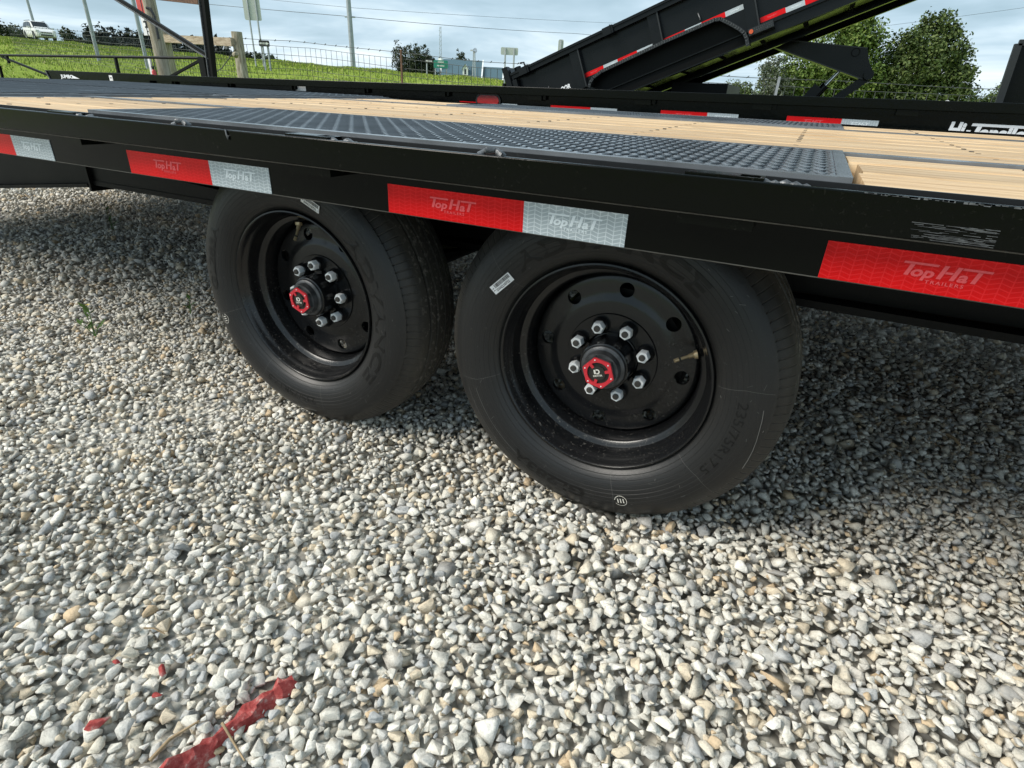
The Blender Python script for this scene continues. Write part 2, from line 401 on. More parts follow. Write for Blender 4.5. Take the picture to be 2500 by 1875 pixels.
# ------------------------------------------------------------------ mesh helpers
class MB:
    def __init__(s):
        s.v = []; s.f = []; s.m = []

    def add(s, vs, fs, m=0):
        o = len(s.v)
        s.v.extend([tuple(map(float, p)) for p in vs])
        for f in fs:
            s.f.append(tuple(i + o for i in f)); s.m.append(m)
        return s

    def box(s, x0, x1, y0, y1, z0, z1, m=0):
        return s.add([(x0, y0, z0), (x1, y0, z0), (x1, y1, z0), (x0, y1, z0), (x0, y0, z1), (x1, y0, z1), (x1, y1, z1), (x0, y1, z1)],
                     [(0, 3, 2, 1), (4, 5, 6, 7), (0, 1, 5, 4), (1, 2, 6, 5), (2, 3, 7, 6), (3, 0, 4, 7)], m)

    def obox(s, c, ax, m=0):
        c = Vector(c); a, b, d = (Vector(q) for q in ax)
        vs = [c + i * a + j * b + k * d for k in (-1, 1) for (i, j) in ((-1, -1), (1, -1), (1, 1), (-1, 1))]
        return s.add(vs, [(0, 3, 2, 1), (4, 5, 6, 7), (0, 1, 5, 4), (1, 2, 6, 5), (2, 3, 7, 6), (3, 0, 4, 7)], m)

    def bar(s, p, q, w, h=None, m=0, up=(0, 0, 1)):
        p, q = Vector(p), Vector(q); d = (q - p); L = d.length; d.normalize()
        u = Vector(up)
        if abs(d.dot(u)) > 0.95:
            u = Vector((0, 1, 0))
        a = d.cross(u).normalized(); b = a.cross(d).normalized()
        return s.obox((p + q) / 2, (d * L / 2, a * w / 2, b * (h or w) / 2), m)

    def tube(s, pts, r, n=8, m=0, cap=True):
        pts = [Vector(p) for p in pts]
        rs = r if isinstance(r, (list, tuple)) else [r] * len(pts)
        o = len(s.v); prev = None
        for i, p in enumerate(pts):
            d = (pts[min(i + 1, len(pts) - 1)] - pts[max(i - 1, 0)]).normalized()
            u = Vector((0, 0, 1)) if abs(d.z) < 0.9 else Vector((1, 0, 0))
            if prev is not None:
                u = prev
            a = d.cross(u).normalized(); b = a.cross(d).normalized(); prev = b
            for k in range(n):
                t = 2 * PI * k / n
                s.v.append(tuple(p + (a * math.cos(t) + b * math.sin(t)) * rs[i]))
        for i in range(len(pts) - 1):
            for k in range(n):
                k2 = (k + 1) % n
                s.f.append((o + i * n + k, o + i * n + k2, o + (i + 1) * n + k2, o + (i + 1) * n + k)); s.m.append(m)
        if cap:
            s.f.append(tuple(o + k for k in range(n - 1, -1, -1))); s.m.append(m)
            s.f.append(tuple(o + (len(pts) - 1) * n + k for k in range(n))); s.m.append(m)
        return s

    def prism(s, poly, fn, d0, d1, m=0):
        """poly of 2-D points; fn(u, v, d) -> 3-D; extruded from d0 to d1."""
        n = len(poly)
        vs = [fn(u, v, d0) for u, v in poly] + [fn(u, v, d1) for u, v in poly]
        fs = [tuple(range(n - 1, -1, -1)), tuple(range(n, 2 * n))] + [(i, (i + 1) % n, n + (i + 1) % n, n + i) for i in range(n)]
        return s.add(vs, fs, m)

    def lathe(s, prof, n=48, m=0, closed=False, rot=0.0, ratio=1.0):
        """profile of (y, r) turned round the Y axis."""
        o = len(s.v); P = len(prof)
        for k in range(n):
            t = rot + 2 * PI * k / n
            for y, r in prof:
                s.v.append((r * math.cos(t), y, r * math.sin(t)))
        for k in range(n):
            k2 = (k + 1) % n
            for i in range(P if closed else P - 1):
                i2 = (i + 1) % P
                s.f.append((o + k * P + i, o + k2 * P + i, o + k2 * P + i2, o + k * P + i2)); s.m.append(m)
        return s

    def disc(s, y, r, n=24, m=0, rot=0.0):
        return s.add([(r * math.cos(rot + 2 * PI * k / n), y, r * math.sin(rot + 2 * PI * k / n)) for k in range(n)], [tuple(range(n))], m)

    def mesh(s, name, mats, smooth=None, off=(0, 0, 0), fix=True):
        me = bpy.data.meshes.new(name)
        vs = [(x - off[0], y - off[1], z - off[2]) for x, y, z in s.v]
        me.from_pydata(vs, [], s.f)
        for mm in mats:
            me.materials.append(MATS[mm])
        if len(mats) > 1:
            me.polygons.foreach_set('material_index', s.m)
        if fix:
            bm = bmesh.new(); bm.from_mesh(me)
            bmesh.ops.recalc_face_normals(bm, faces=bm.faces)
            bm.to_mesh(me); bm.free()
        if smooth is not None:
            me.polygons.foreach_set('use_smooth', [True] * len(me.polygons))
            me.set_sharp_from_angle(angle=math.radians(smooth))
        me.update()
        return me


WLOC = {}


def link(name, me, parent=None, loc=(0, 0, 0), rot=None):
    o = bpy.data.objects.new(name, me); C.objects.link(o)
    o.location = loc
    if rot:
        o.rotation_euler = rot
    if parent is not None:
        o.parent = parent
        WLOC[o] = tuple(Vector(WLOC.get(parent, (0, 0, 0))) + Vector(loc))
    else:
        WLOC[o] = tuple(loc)
    return o


def thing(name, label, cat, loc=(0, 0, 0), group=None, kind=None):
    o = link(name, None, None, loc)
    o.empty_display_size = 0.1
    return tag(o, label, cat, group, kind)


def tag(o, label, cat=None, group=None, kind=None):
    if label: o['label'] = label
    if cat: o['category'] = cat
    if group: o['group'] = group
    if kind: o['kind'] = kind
    return o


def part(name, mb, mats, parent=None, smooth=None, label=None, kind=None):
    """mesh written in world coordinates; origin at the parent's (or, top level, at its own base)."""
    if isinstance(mats, str):
        mats = [mats]
    if parent is not None:
        off = WLOC[parent]; loc = (0, 0, 0)
    else:
        a = np.array(mb.v); off = ((a[:, 0].min() + a[:, 0].max()) / 2, (a[:, 1].min() + a[:, 1].max()) / 2, a[:, 2].min()); loc = off
    o = link(name, mb.mesh(name, mats, smooth, off), parent, loc)
    if label: o['label'] = label
    if kind: o['kind'] = kind
    return o


def bevel(o, w=0.003, seg=2):
    md = o.modifiers.new('bevel', 'BEVEL'); md.width = w; md.segments = seg; md.limit_method = 'ANGLE'
    return o


TXT = {}


def text2d(s, cap=1.0, bold=0.0, shear=0.0, space=1.0):
    """flat triangles of a line of text, cap height scaled to `cap`, starting at x = 0."""
    key = (s, bold, shear, space)
    if key not in TXT:
        cu = bpy.data.curves.new('text', 'FONT'); cu.body = s; cu.size = 1.0
        cu.offset = bold; cu.shear = shear; cu.space_character = space; cu.resolution_u = 3
        o = bpy.data.objects.new('text', cu); C.objects.link(o)
        dg = bpy.context.evaluated_depsgraph_get()
        me = o.evaluated_get(dg).to_mesh()
        v = np.array([q.co[:2] for q in me.vertices]); f = [tuple(p.vertices) for p in me.polygons]
        o.evaluated_get(dg).to_mesh_clear()
        bpy.data.objects.remove(o); bpy.data.curves.remove(cu)
        TXT[key] = (v, f)
    v, f = TXT[key]
    v = v.copy(); v[:, 0] -= v[:, 0].min()
    return v * (cap / 0.70), f


def tophat2d(cap):
    """the maker's word mark: slanted letters whose two T bars run on over the neighbours, small caps below."""
    vs = []; fs = []

    def put(v, f, dx, dy):
        o = len(vs); vs.extend((p[0] + dx, p[1] + dy) for p in v); fs.extend(tuple(i + o for i in q) for q in f)

    def quad(x0, x1, y0, y1):
        sh = 0.22
        put([(x0 + sh * y0, y0), (x1 + sh * y0, y0), (x1 + sh * y1, y1), (x0 + sh * y1, y1)], [(0, 1, 2, 3)], 0, 0)
    quad(0.0, 1.62, 0.84, 1.0); quad(0.34, 0.56, 0.0, 0.82)
    v, f = text2d('op', 0.72, 0.035, 0.2); put(v, f, 0.66, 0.0)
    quad(1.86, 2.08, 0, 1.0); quad(2.46, 2.68, 0, 1.0); quad(2.1, 2.44, 0.42, 0.58)
    v, f = text2d('a', 0.72, 0.035, 0.2); put(v, f, 2.80, 0.0)
    quad(2.72, 4.02, 0.84, 1.0); quad(3.42, 3.64, 0.0, 0.82)
    v, f = text2d('TRAILERS', 0.24, 0.02, 0.0, 1.3); put(v, f, 1.42, -0.42)
    return np.array(vs) * cap, fs


def flat_text(vf, fn, mb, m=0):
    v, f = vf
    mb.add([fn(x, y) for x, y in v], f, m)
    return mb


# ------------------------------------------------------------------ the ground
ground_mb = MB().box(-16, 14, -9, 9.6, -0.4, -0.0395)
ground = part('ground', ground_mb, 'gravel_bed')
ground['kind'] = 'structure'; ground['label'] = 'pale crushed limestone yard under the trailers'
WLOC[ground] = tuple(ground.location)


def terr(x, y):
    x = np.asarray(x, float); y = np.asarray(y, float)
    yc = np.where(x < 0, 38.6 + .176 * x, 38.6)
    yc = np.maximum(yc, 14)
    zc = np.where(x < -18, 1.8 + (-18 - x) * .0357, np.maximum(1.8 - (x + 18) * .03, .85))
    zc = np.minimum(zc, 4.2) - .22
    y0 = 9.2 + .35 * np.minimum(0, x + 5); y0 = np.maximum(y0, -28)
    t = np.clip((y - y0) / (yc - y0), 0, 1)
    s = 0.45 * t + 0.55 * t * t * (3 - 2 * t)
    z = -0.03 + s * (zc + .03)
    past = np.clip((y - yc) / 3, 0, 1)
    z = z - past * .25
    z = z + .36 * np.clip((y - yc - 5) / 7, 0, 1) * np.clip((-x - 52) / 16, 0, 1)
    z = z + .05 * np.sin(x * .9 + 1.3 * np.sin(y * .4)) * np.clip((y - y0) / 6, 0, 1) + .03 * np.sin(x * 2.1 + y * 1.7) * np.clip((y - y0) / 6, 0, 1)
    return np.where(y < y0, -0.06, z)


xs = np.concatenate([np.linspace(-900, -130, 20), np.linspace(-120, -40, 60), np.linspace(-39, 30, 120), np.linspace(33, 80, 20), np.linspace(100, 900, 14)])
ys = np.concatenate([np.linspace(-900, -60, 8), np.linspace(-50, 0, 30), np.linspace(1, 48, 96), np.linspace(51, 120, 26), np.linspace(150, 1200, 16)])
X, Y = np.meshgrid(xs, ys); Z = terr(X, Y)
nx, ny = len(xs), len(ys)
tm = MB(); tm.v = [tuple(p) for p in np.stack([X.ravel(), Y.ravel(), Z.ravel()], 1)]
tm.f = [(j * nx + i, j * nx + i + 1, (j + 1) * nx + i + 1, (j + 1) * nx + i) for j in range(ny - 1) for i in range(nx - 1)]
tm.m = [0] * len(tm.f)
o = link('grass_bank', tm.mesh('grass_bank', ['grass_ground'], 180))
o['kind'] = 'structure'; o['label'] = 'bright green grass bank rising behind the yard'

# grass blades that break up the bank
gp = []
N = 95000
gx = rng.uniform(-66, 4, N); u = rng.random(N)
yc = np.maximum(38.6 + .176 * np.minimum(gx, 0), 14); y0 = np.maximum(9.4 + .35 * np.minimum(0, gx + 5), -28)
gy = y0 + (yc + 1.5 - y0) * np.where(rng.random(N) < .45, 1 - rng.random(N) ** 2 * .18, u)
keep = (gy > -2 + -.5 * gx * 0) & (gy > 3.0 + np.maximum(0, (-14 - gx)) * .2) & (gx + 1.9 * gy > -60)
gx, gy = gx[keep], gy[keep]
n = len(gx); gz = terr(gx, gy)
dist = np.hypot(gx, gy)
hh = rng.uniform(.04, .11, n) * (.7 + dist / 60); ww = rng.uniform(.008, .02, n) * (.6 + dist / 24)
az = rng.uniform(0, 2 * PI, n); lean = rng.uniform(-.5, .5, (n, 2)) * hh[:, None]
V = np.empty((n, 4, 3))
dx, dy = np.cos(az) * ww, np.sin(az) * ww
V[:, 0] = np.stack([gx - dx, gy - dy, gz - .03], 1); V[:, 1] = np.stack([gx + dx, gy + dy, gz - .03], 1)
V[:, 2] = np.stack([gx + dx * .5 + lean[:, 0] * .6, gy + dy * .5 + lean[:, 1] * .6, gz + hh * .7], 1)
V[:, 3] = np.stack([gx + lean[:, 0] * 1.2, gy + lean[:, 1] * 1.2, gz + hh], 1)


def np_mesh(name, verts, faces, mats, smooth=False):
    me = bpy.data.meshes.new(name)
    k = faces.shape[1]
    me.vertices.add(len(verts)); me.vertices.foreach_set('co', np.ascontiguousarray(verts, dtype=np.float32).ravel())
    me.loops.add(faces.size); me.loops.foreach_set('vertex_index', np.ascontiguousarray(faces, dtype=np.int32).ravel())
    me.polygons.add(len(faces))
    me.polygons.foreach_set('loop_start', np.arange(0, faces.size, k, dtype=np.int32))
    me.polygons.foreach_set('loop_total', np.full(len(faces), k, dtype=np.int32))
    for mm in mats:
        me.materials.append(MATS[mm])
    if smooth:
        me.polygons.foreach_set('use_smooth', np.ones(len(faces), dtype=bool))
    me.update(calc_edges=True)
    return me


idx = np.arange(n)[:, None] * 4
F = np.concatenate([idx + np.array([0, 1, 2]), idx + np.array([0, 2, 3])])
o = link('grass', np_mesh('grass', V.reshape(-1, 3), F, ['grass_blade']))
tag(o, 'rough green grass blades growing on the bank', kind='stuff')


# ------------------------------------------------------------------ gravel
def hull(npts, seed, flat, sub):
    r = np.random.default_rng(seed)
    p = r.normal(size=(npts, 3)); p /= np.linalg.norm(p, axis=1)[:, None]
    p *= r.uniform(.88, 1.10, (npts, 1))
    el = np.array([1.0, r.uniform(.62, .95), flat * r.uniform(.8, 1.15)])
    p = p * el
    bm = bmesh.new()
    for q in p:
        bm.verts.new(q)
    bmesh.ops.convex_hull(bm, input=bm.verts)
    for v in [v for v in bm.verts if not v.link_faces]:
        bm.verts.remove(v)
    if sub:
        bmesh.ops.bevel(bm, geom=list(bm.edges), offset=.085, segments=1, affect='EDGES', profile=.5, clamp_overlap=True)
        bm.normal_update()
    bmesh.ops.triangulate(bm, faces=bm.faces)
    bmesh.ops.recalc_face_normals(bm, faces=bm.faces)
    bm.verts.index_update()
    v = np.array([q.co for q in bm.verts]); f = np.array([[x.index for x in q.verts] for q in bm.faces])
    bm.free()
    return v, f


near_p = [hull(10 + k % 4, 100 + k, .60, True) for k in range(22)]
far_p = [hull(8 + k % 3, 300 + k, .60, False) for k in range(16)]

WHEEL_X = (0.0, -0.8569); HC = 0.375
X0, X1, Y0, Y1 = -6.6, 2.9, -2.1, 2.9
RES = .005
HN = (int((X1 - X0) / RES) + 1, int((Y1 - Y0) / RES) + 1)
gxx = np.linspace(X0, X1, HN[0])[:, None]; gyy = np.linspace(Y0, Y1, HN[1])[None, :]
H0 = (-.036 + .007 * np.sin(1.9 * gxx + .7 * np.sin(2.3 * gyy)) + .006 * np.sin(3.1 * gyy + 1.1 * gxx + 1) + .004 * np.sin(7 * gxx - 5 * gyy))
for wx in WHEEL_X:                      # gravel pushed up a little round the tyres
    H0 += .020 * np.exp(-(((gxx - wx - .04) / .24) ** 2 + ((gyy + .02) / .09) ** 2))
# the painted strip in the foreground lies in a shallow dip
Hs = H0.copy()
px, py = [], []
cx_, cy_ = .2965, -1.0822
area = (X1 - X0) * (Y1 - Y0)
n_all = int(area * 6600)
ax_ = rng.uniform(X0 + .06, X1 - .06, n_all); ay_ = rng.uniform(Y0 + .06, Y1 - .06, n_all)
dd = np.hypot(ax_ - cx_, ay_ - cy_)
fwdx, fwdy = -.444, .896
ff = (ax_ - cx_) * fwdx + (ay_ - cy_) * fwdy
infront = (ff > .1)
p_keep = np.where(dd < 1.7, 1.0, np.where(dd < 3.0, .43, .25)) * np.where(infront, 1, np.where(dd < 1.9, .30, .04))
kk = rng.random(n_all) < p_keep
ax_, ay_, dd, infront = ax_[kk], ay_[kk], dd[kk], infront[kk]
n_all = len(ax_)
rr = np.clip(np.exp(rng.normal(math.log(.0100), .35, n_all)), .0052, .025)
rr = np.where(dd > 3, rr * 1.22, rr)
order = np.argsort(rng.random(n_all))
rot_z = rng.uniform(0, 2 * PI, n_all)
tilt = rng.normal(0, .25, (n_all, 2))
zc_ = np.zeros(n_all); ok = np.ones(n_all, bool)
STRIP0 = [(-.345, -.90, .021), (-.338, -.865, .020), (-.328, -.828, .017), (-.319, -.797, .0135), (-.312, -.745, .0155), (-.300, -.70, .0165), (-.283, -.668, .012)]
STRIP = []
for (a_, b_, w_), (c_, d_, e_) in zip(STRIP0[:-1], STRIP0[1:]):
    for k in range(3):
        t_ = k / 3; STRIP.append((a_ + (c_ - a_) * t_ + rng.normal(0, .0016), b_ + (d_ - b_) * t_, (w_ + (e_ - w_) * t_) * rng.uniform(.78, 1.08)))
STRIP.append(STRIP0[-1])


def strip_near(x, y):
    for (a, b, w), (c, d, w2) in zip(STRIP[:-1], STRIP[1:]):
        L2 = (c - a) ** 2 + (d - b) ** 2
        t = max(0, min(1, ((x - a) * (c - a) + (y - b) * (d - b)) / L2))
        if math.hypot(x - a - t * (c - a), y - b - t * (d - b)) < (w + t * (w2 - w)) * .48:
            return t > -1 and not (.45 < (y + .90) / .232 * 1.0 < .53)
    return False


FR = [(-.493, -.868, .015), (-.574, -.789, .008), (-.49, -.762, .011), (-.457, -.795, .009)]
offs = {}
for q in range(1, 8):
    g_ = np.arange(-q, q + 1)
    d2 = (g_[:, None] ** 2 + g_[None, :] ** 2) / (q + .3) ** 2
    offs[q] = (d2 <= 1.0, np.sqrt(np.clip(1 - d2, 0, 1)))
for i in order:
    x, y, r = ax_[i], ay_[i], rr[i]
    best = None
    for c_ in range(3):
        xx = x + (rng.random() - .5) * .045 if c_ else x
        yy = y + (rng.random() - .5) * .045 if c_ else y
        ix = int((xx - X0) / RES); iy = int((yy - Y0) / RES)
        hv = Hs[ix - 1:ix + 2, iy - 1:iy + 2].max()
        if best is None or hv < best[0]:
            best = (hv, xx, yy, ix, iy)
    hv, x, y, ix, iy = best
    rz = r * .60
    z = hv + rz * .62
    if z + rz > H0[ix, iy] + .043:                 # full here already
        ok[i] = False; continue
    if -.04 < y < .24:
        for wx in WHEEL_X:
            if math.hypot(x - wx, z + rz * .5 - HC) < .388 and -.012 < y < .205:
                ok[i] = False
    if -.56 > y and -.42 < x < -.2 and strip_near(x, y):
        ok[i] = False
    if ok[i] and y < -.7 and x < -.4 and any(math.hypot(x - a, y - b) < w * .45 for a, b, w in FR):
        ok[i] = False
    if not ok[i]:
        continue
    ax_[i], ay_[i], zc_[i] = x, y, z
    q = max(1, min(7, int(r * .86 / RES)))
    msk, dome = offs[q]
    sl = Hs[ix - q:ix + q + 1, iy - q:iy + q + 1]
    np.maximum(sl, np.where(msk, z + rz * (dome * 1.2 - .3), -9), out=sl)
nf = 90000
fxx = rng.uniform(-2.6, 1.3, nf); fyy = rng.uniform(-1.05, 1.0, nf)
add = []
for x, y in zip(fxx, fyy):
    ix = int((x - X0) / RES); iy = int((y - Y0) / RES)
    if Hs[ix - 1:ix + 2, iy - 1:iy + 2].max() < H0[ix, iy] + .0125:
        if -.04 < y < .24 and any(abs(x - wx) < .12 for wx in WHEEL_X):
            continue
        r = rng.uniform(.0055, .0115); z = H0[ix, iy] + r * .62 * rng.uniform(.6, 1.6)
        add.append((x, y, z, r))
        q = max(1, int(r * .86 / RES)); msk, dome = offs[q]
        sl = Hs[ix - q:ix + q + 1, iy - q:iy + q + 1]
        np.maximum(sl, np.where(msk, z + r * .6 * (dome * 1.2 - .3), -9), out=sl)
add = np.array(add); na = len(add)
ax_ = np.concatenate([ax_, add[:, 0]]); ay_ = np.concatenate([ay_, add[:, 1]]); zc_ = np.concatenate([zc_, add[:, 2]]); rr = np.concatenate([rr, add[:, 3]])
rot_z = np.concatenate([rot_z, rng.uniform(0, 2 * PI, na)]); tilt = np.concatenate([tilt, rng.normal(0, .3, (na, 2))])
dd = np.concatenate([dd, np.hypot(add[:, 0] - cx_, add[:, 1] - cy_)]); infront = np.concatenate([infront, np.ones(na, bool)]); ok = np.concatenate([ok, np.ones(na, bool)])
ax_, ay_, zc_, rr, rot_z, tilt, dd, infront = (q[ok] for q in (ax_, ay_, zc_, rr, rot_z, tilt, dd, infront))
topness = zc_ - Hs[((ax_ - X0) / RES).astype(int), ((ay_ - Y0) / RES).astype(int)]

# the stones that show largest become single objects
Rc = np.array(cam.rotation_euler.to_matrix())
q_ = (np.stack([ax_, ay_, zc_], 1) - np.array(CAM)) @ Rc
u_ = q_[:, 0] / -q_[:, 2]; v_ = q_[:, 1] / -q_[:, 2]
inview = (q_[:, 2] < 0) & (np.abs(u_) < .90) & (v_ > -.675) & (v_ < .2)
score = np.where(inview & (topness > -.0035), rr / np.maximum(-q_[:, 2], .1), 0)
big = np.argsort(-score)[:300]
is_big = np.zeros(len(ax_), bool); is_big[big] = True


def rotm(rz_, tl):
    cz, sz = np.cos(rz_), np.sin(rz_)
    ca, sa = np.cos(tl[:, 0]), np.sin(tl[:, 0]); cb, sb = np.cos(tl[:, 1]), np.sin(tl[:, 1])
    k = len(rz_); Z_ = np.zeros((k, 3, 3)); Z_[:, 0, 0] = cz; Z_[:, 0, 1] = -sz; Z_[:, 1, 0] = sz; Z_[:, 1, 1] = cz; Z_[:, 2, 2] = 1
    A_ = np.zeros((k, 3, 3)); A_[:, 0, 0] = 1; A_[:, 1, 1] = ca; A_[:, 1, 2] = -sa; A_[:, 2, 1] = sa; A_[:, 2, 2] = ca
    B_ = np.zeros((k, 3, 3)); B_[:, 1, 1] = 1; B_[:, 0, 0] = cb; B_[:, 0, 2] = sb; B_[:, 2, 0] = -sb; B_[:, 2, 2] = cb
    return Z_ @ A_ @ B_


def stones(sel, protos):
    VV = []; FF = []; base = 0
    ids = np.nonzero(sel)[0]
    which = rng.integers(0, len(protos), len(ids))
    for k, (pv, pf) in enumerate(protos):
        s_ = ids[which == k]
        if not len(s_):
            continue
        M = rotm(rot_z[s_], tilt[s_]) * (rr[s_] * rng.uniform(.95, 1.3, len(s_)))[:, None, None]
        vv = np.einsum('kij,nj->kni', M, pv) + np.stack([ax_[s_], ay_[s_], zc_[s_]], 1)[:, None, :]
        ff = pf[None] + (np.arange(len(s_)) * len(pv))[:, None, None] + base
        VV.append(vv.reshape(-1, 3)); FF.append(ff.reshape(-1, 3)); base += len(s_) * len(pv)
    return np.concatenate(VV), np.concatenate(FF)


nearsel = (dd < 1.2) & infront & ~is_big & (topness > -.012)
v1, f1 = stones(nearsel, near_p)
v2, f2 = stones(~nearsel & ~is_big, far_p)
o = link('gravel', np_mesh('gravel', np.concatenate([v1, v2]), np.concatenate([f1, f2 + len(v1)]), ['gravel_stone']))
tag(o, 'loose pale grey crushed limestone gravel covering the yard', kind='stuff')
pm = [np_mesh('stone', v, f, ['single_stone']) for v, f in near_p]
gw = Vector(WLOC[ground])
for k, i in enumerate(big):
    s = bpy.data.objects.new('stone', pm[k % len(pm)]); C.objects.link(s); s.parent = ground
    s.location = Vector((ax_[i], ay_[i], zc_[i])) - gw
    s.rotation_euler = (tilt[i, 0], tilt[i, 1], rot_z[i]); s.scale = (rr[i] * 1.12,) * 3
print('stones', len(ax_), 'tris', len(f1) + len(f2))

# gravel continues beyond as coarse patches between the other trailers: left to the bed material

# ------------------------------------------------------------------ the flatbed trailer
flat = thing('flatbed_trailer', 'black flatbed trailer with pine deck and red and white reflective tape on its near rail', 'trailer', (-.43, -.2, 0))


def dz(y):
    return .010 * (y + .15)


XL, XR = -2.30, 3.2
# near side: rub rail, recessed channel, edge angle
bevel(part('rub_rail', MB().box(XL - .06, XR, -.250, -.2405, .7665, .8155), 'black_paint', flat), .002)
ch = MB().box(XL - .06, XR, -.200, -.194, .694, .776).box(XL - .06, XR, -.194, -.150, .770, .776).box(XL - .06, XR, -.194, -.14, .694, .701)
part('side_channel', ch, 'black_paint', flat)
part('edge_angle', MB().box(XL, XR, -.149, -.1435, .7765, .8135).box(XL, XR, -.1435, -.11, .7765, .7815), 'black_deck', flat)
# far side
ybF = 2.36
part('rub_rail', MB().box(XL - .06, XR, 2.452, 2.462, .7665 + .026, .8155 + .026), 'black_paint', flat)
part('side_channel', MB().box(XL - .06, XR, 2.405, 2.411, .72, .801), 'black_paint', flat)
part('edge_angle', MB().box(XL, XR, 2.318, 2.324, .80, .836), 'black_deck', flat)

part('rail_edge_glint', MB().tube([(x, -.2455, .7662) for x in np.linspace(XL - .06, XR, 30)], .0019, 6).tube([(x, -.1985, .6938) for x in np.linspace(XL - .06, XR, 30)], .0017, 6), 'edge_glint', flat, 60)  # thin tubes added to draw the bright highlight lines on both edges
# stake pockets bridging rail and channel, weld lumps
pk = MB()
pk.box(-.051, .051, -.2400, -.234, -.052, .0165).box(-.051, .051, -.206, -.2005, -.052, .0165).box(-.051, -.045, -.234, -.206, -.052, .0165).box(.045, .051, -.234, -.206, -.052, .0165)
pk.box(-.045, .02, -.234, -.206, .012, .0168)
pk_me = pk.mesh('stake_pocket', ['black_paint'])
wl = MB()
for k in range(9):
    t = k / 8
    c = (.052 + .05 * t, -.226 + .012 * math.sin(k * 2.1), .006 + .004 * math.cos(k * 3.3))
    r_ = .007 + .003 * math.sin(k * 1.7) ** 2
    wl.tube([(c[0] - r_, c[1], c[2]), (c[0], c[1], c[2]), (c[0] + r_, c[1], c[2])], [r_ * .5, r_, r_ * .5], 6)
wl_me = wl.mesh('weld_bead', ['weld_steel'], 60)
for px_ in (-2.05, -1.30, -.54, .20, .95, 1.70, 2.45):
    s_ = link('stake_pocket', pk_me, flat, Vector((px_, 0, .802)) - Vector(WLOC[flat]))
    link('weld_bead', wl_me, s_, (0, 0, 0))
lump = MB().tube([(.020 * math.cos(PI * k / 10), -.226 + .004 * math.sin(k * 1.9), .011 * math.sin(PI * k / 10)) for k in range(11)], [.0045 + .0022 * math.sin(k * 2.3) ** 2 for k in range(11)], 8)
lump_me = lump.mesh('chain_lug', ['weld_steel'], 50)
for lx in (-.896, -.159, .62):
    link('chain_lug', lump_me, flat, Vector((lx, 0, .810)) - Vector(WLOC[flat]))
drip = MB().tube([(-.735, -.2515, .8155), (-.733, -.2525, .806), (-.731, -.2525, .799), (-.729, -.2515, .806)], .0018, 6)
part('paint_drip', drip, 'scraped_steel', flat, 60)

# scraped patch and scuffed top edge at the right
sm_ = MB(); r2 = random.Random(3)
for k in range(70):
    x = .425 + .085 * r2.random(); z = .7685 + .020 * r2.random() ** 1.3; L = .006 + .034 * r2.random() ** 2
    sm_.box(x, min(x + L, .512), -.2507, -.2502, z, z + .0002 + .0004 * r2.random())
for k in range(60):
    x = .36 + .30 * r2.random(); L = .002 + .010 * r2.random(); d_ = .0006 + .0026 * r2.random() ** 2 * min(1, (x - .34) / .1)
    sm_.box(x, x + L, -.2508, -.2503, .8150 - d_, .8152)
part('scrape_marks', sm_, 'scraped_steel', flat, kind='stuff')
r2 = random.Random(9)

# planks
pl_cache = {}


def plank(x0, x1, y0, y1, rough_end=False):
    z1 = .812 + dz((y0 + y1) / 2) + r2.uniform(-.0012, .0012)
    mb = MB()
    n_ = 12
    xs_ = [x0 + (x1 - x0) * i / n_ for i in range(n_ + 1)]
    ring = []
    for i, x in enumerate(xs_):
        e = r2.uniform(-.0012, .0012)
        xe = x + (r2.uniform(0, .004) if i in (0, n_) else 0)
        crown = r2.uniform(.0, .0012)
        ring.append([(xe, y0, z1 - .036), (xe, y0 + e * .5, z1 - .0035), (xe, y0 + .0035, z1 + e * .4), (xe, (y0 + y1) / 2, z1 + crown), (xe, y1 - .0035, z1 - e * .4), (xe, y1 - e * .5, z1 - .0035), (xe, y1, z1 - .036)])
    o_ = 0
    mb.v = [p for q in ring for p in q]
    for i in range(n_):
        for k in range(7):
            k2 = (k + 1) % 7
            mb.f.append((i * 7 + k, i * 7 + k2, (i + 1) * 7 + k2, (i + 1) * 7 + k)); mb.m.append(0)
    mb.f.append(tuple(range(7))); mb.m.append(0); mb.f.append(tuple(n_ * 7 + k for k in range(6, -1, -1))); mb.m.append(0)
    return part('plank', mb, 'pine', flat, 40)


near_edges = [-.1425, .045, .228, .408]
for a, b_ in zip(near_edges[:-1], near_edges[1:]):
    plank(.372 + r2.uniform(-.006, .006), XR, a + .002, b_ - .002)
    plank(XL + .03, -1.372 + r2.uniform(-.006, .006), a + .002, b_ - .002)
    plank(.405 + r2.uniform(-.006, .006), XR, 2.178 - b_, 2.178 - a - .004)
    plank(XL + .03, -1.50, 2.178 - b_, 2.178 - a - .004)
ye = np.linspace(.462, 1.722, 8)
for a, b_ in zip(ye[:-1], ye[1:]):
    plank(XL + .03, XR, a + .0018, b_ - .0018)
scw = MB()
for i in range(14):
    x = XL + .08 + i * .41
    for a in list(ye[:-1]) + near_edges[:-1] + [1.79, 1.97, 2.15]:
        if (a < .41 or a > 1.75) and -1.5 < x < .42:
            continue
        for d_ in (.035, .135):
            y = a + d_; z1 = .8135 + dz(y)
            scw.prism([(x + .02 + .006 * math.cos(PI / 3 * k), y + .006 * math.sin(PI / 3 * k)) for k in range(6)], lambda u_, v_, q_: (u_, v_, q_), z1 - .003, z1)
part('deck_screws', scw, 'stud_steel', flat, kind='stuff')
# flat strips that hold the planks
for a, b_, lab in ((.411, .459, None), (1.725, 1.768, None)):
    z1 = .8135 + dz((a + b_) / 2)
    part('hold_down_strip', MB().box(XL - .055, XR, a, b_, z1 - .005, z1 + .0018), 'plate_sky_sheen', flat)


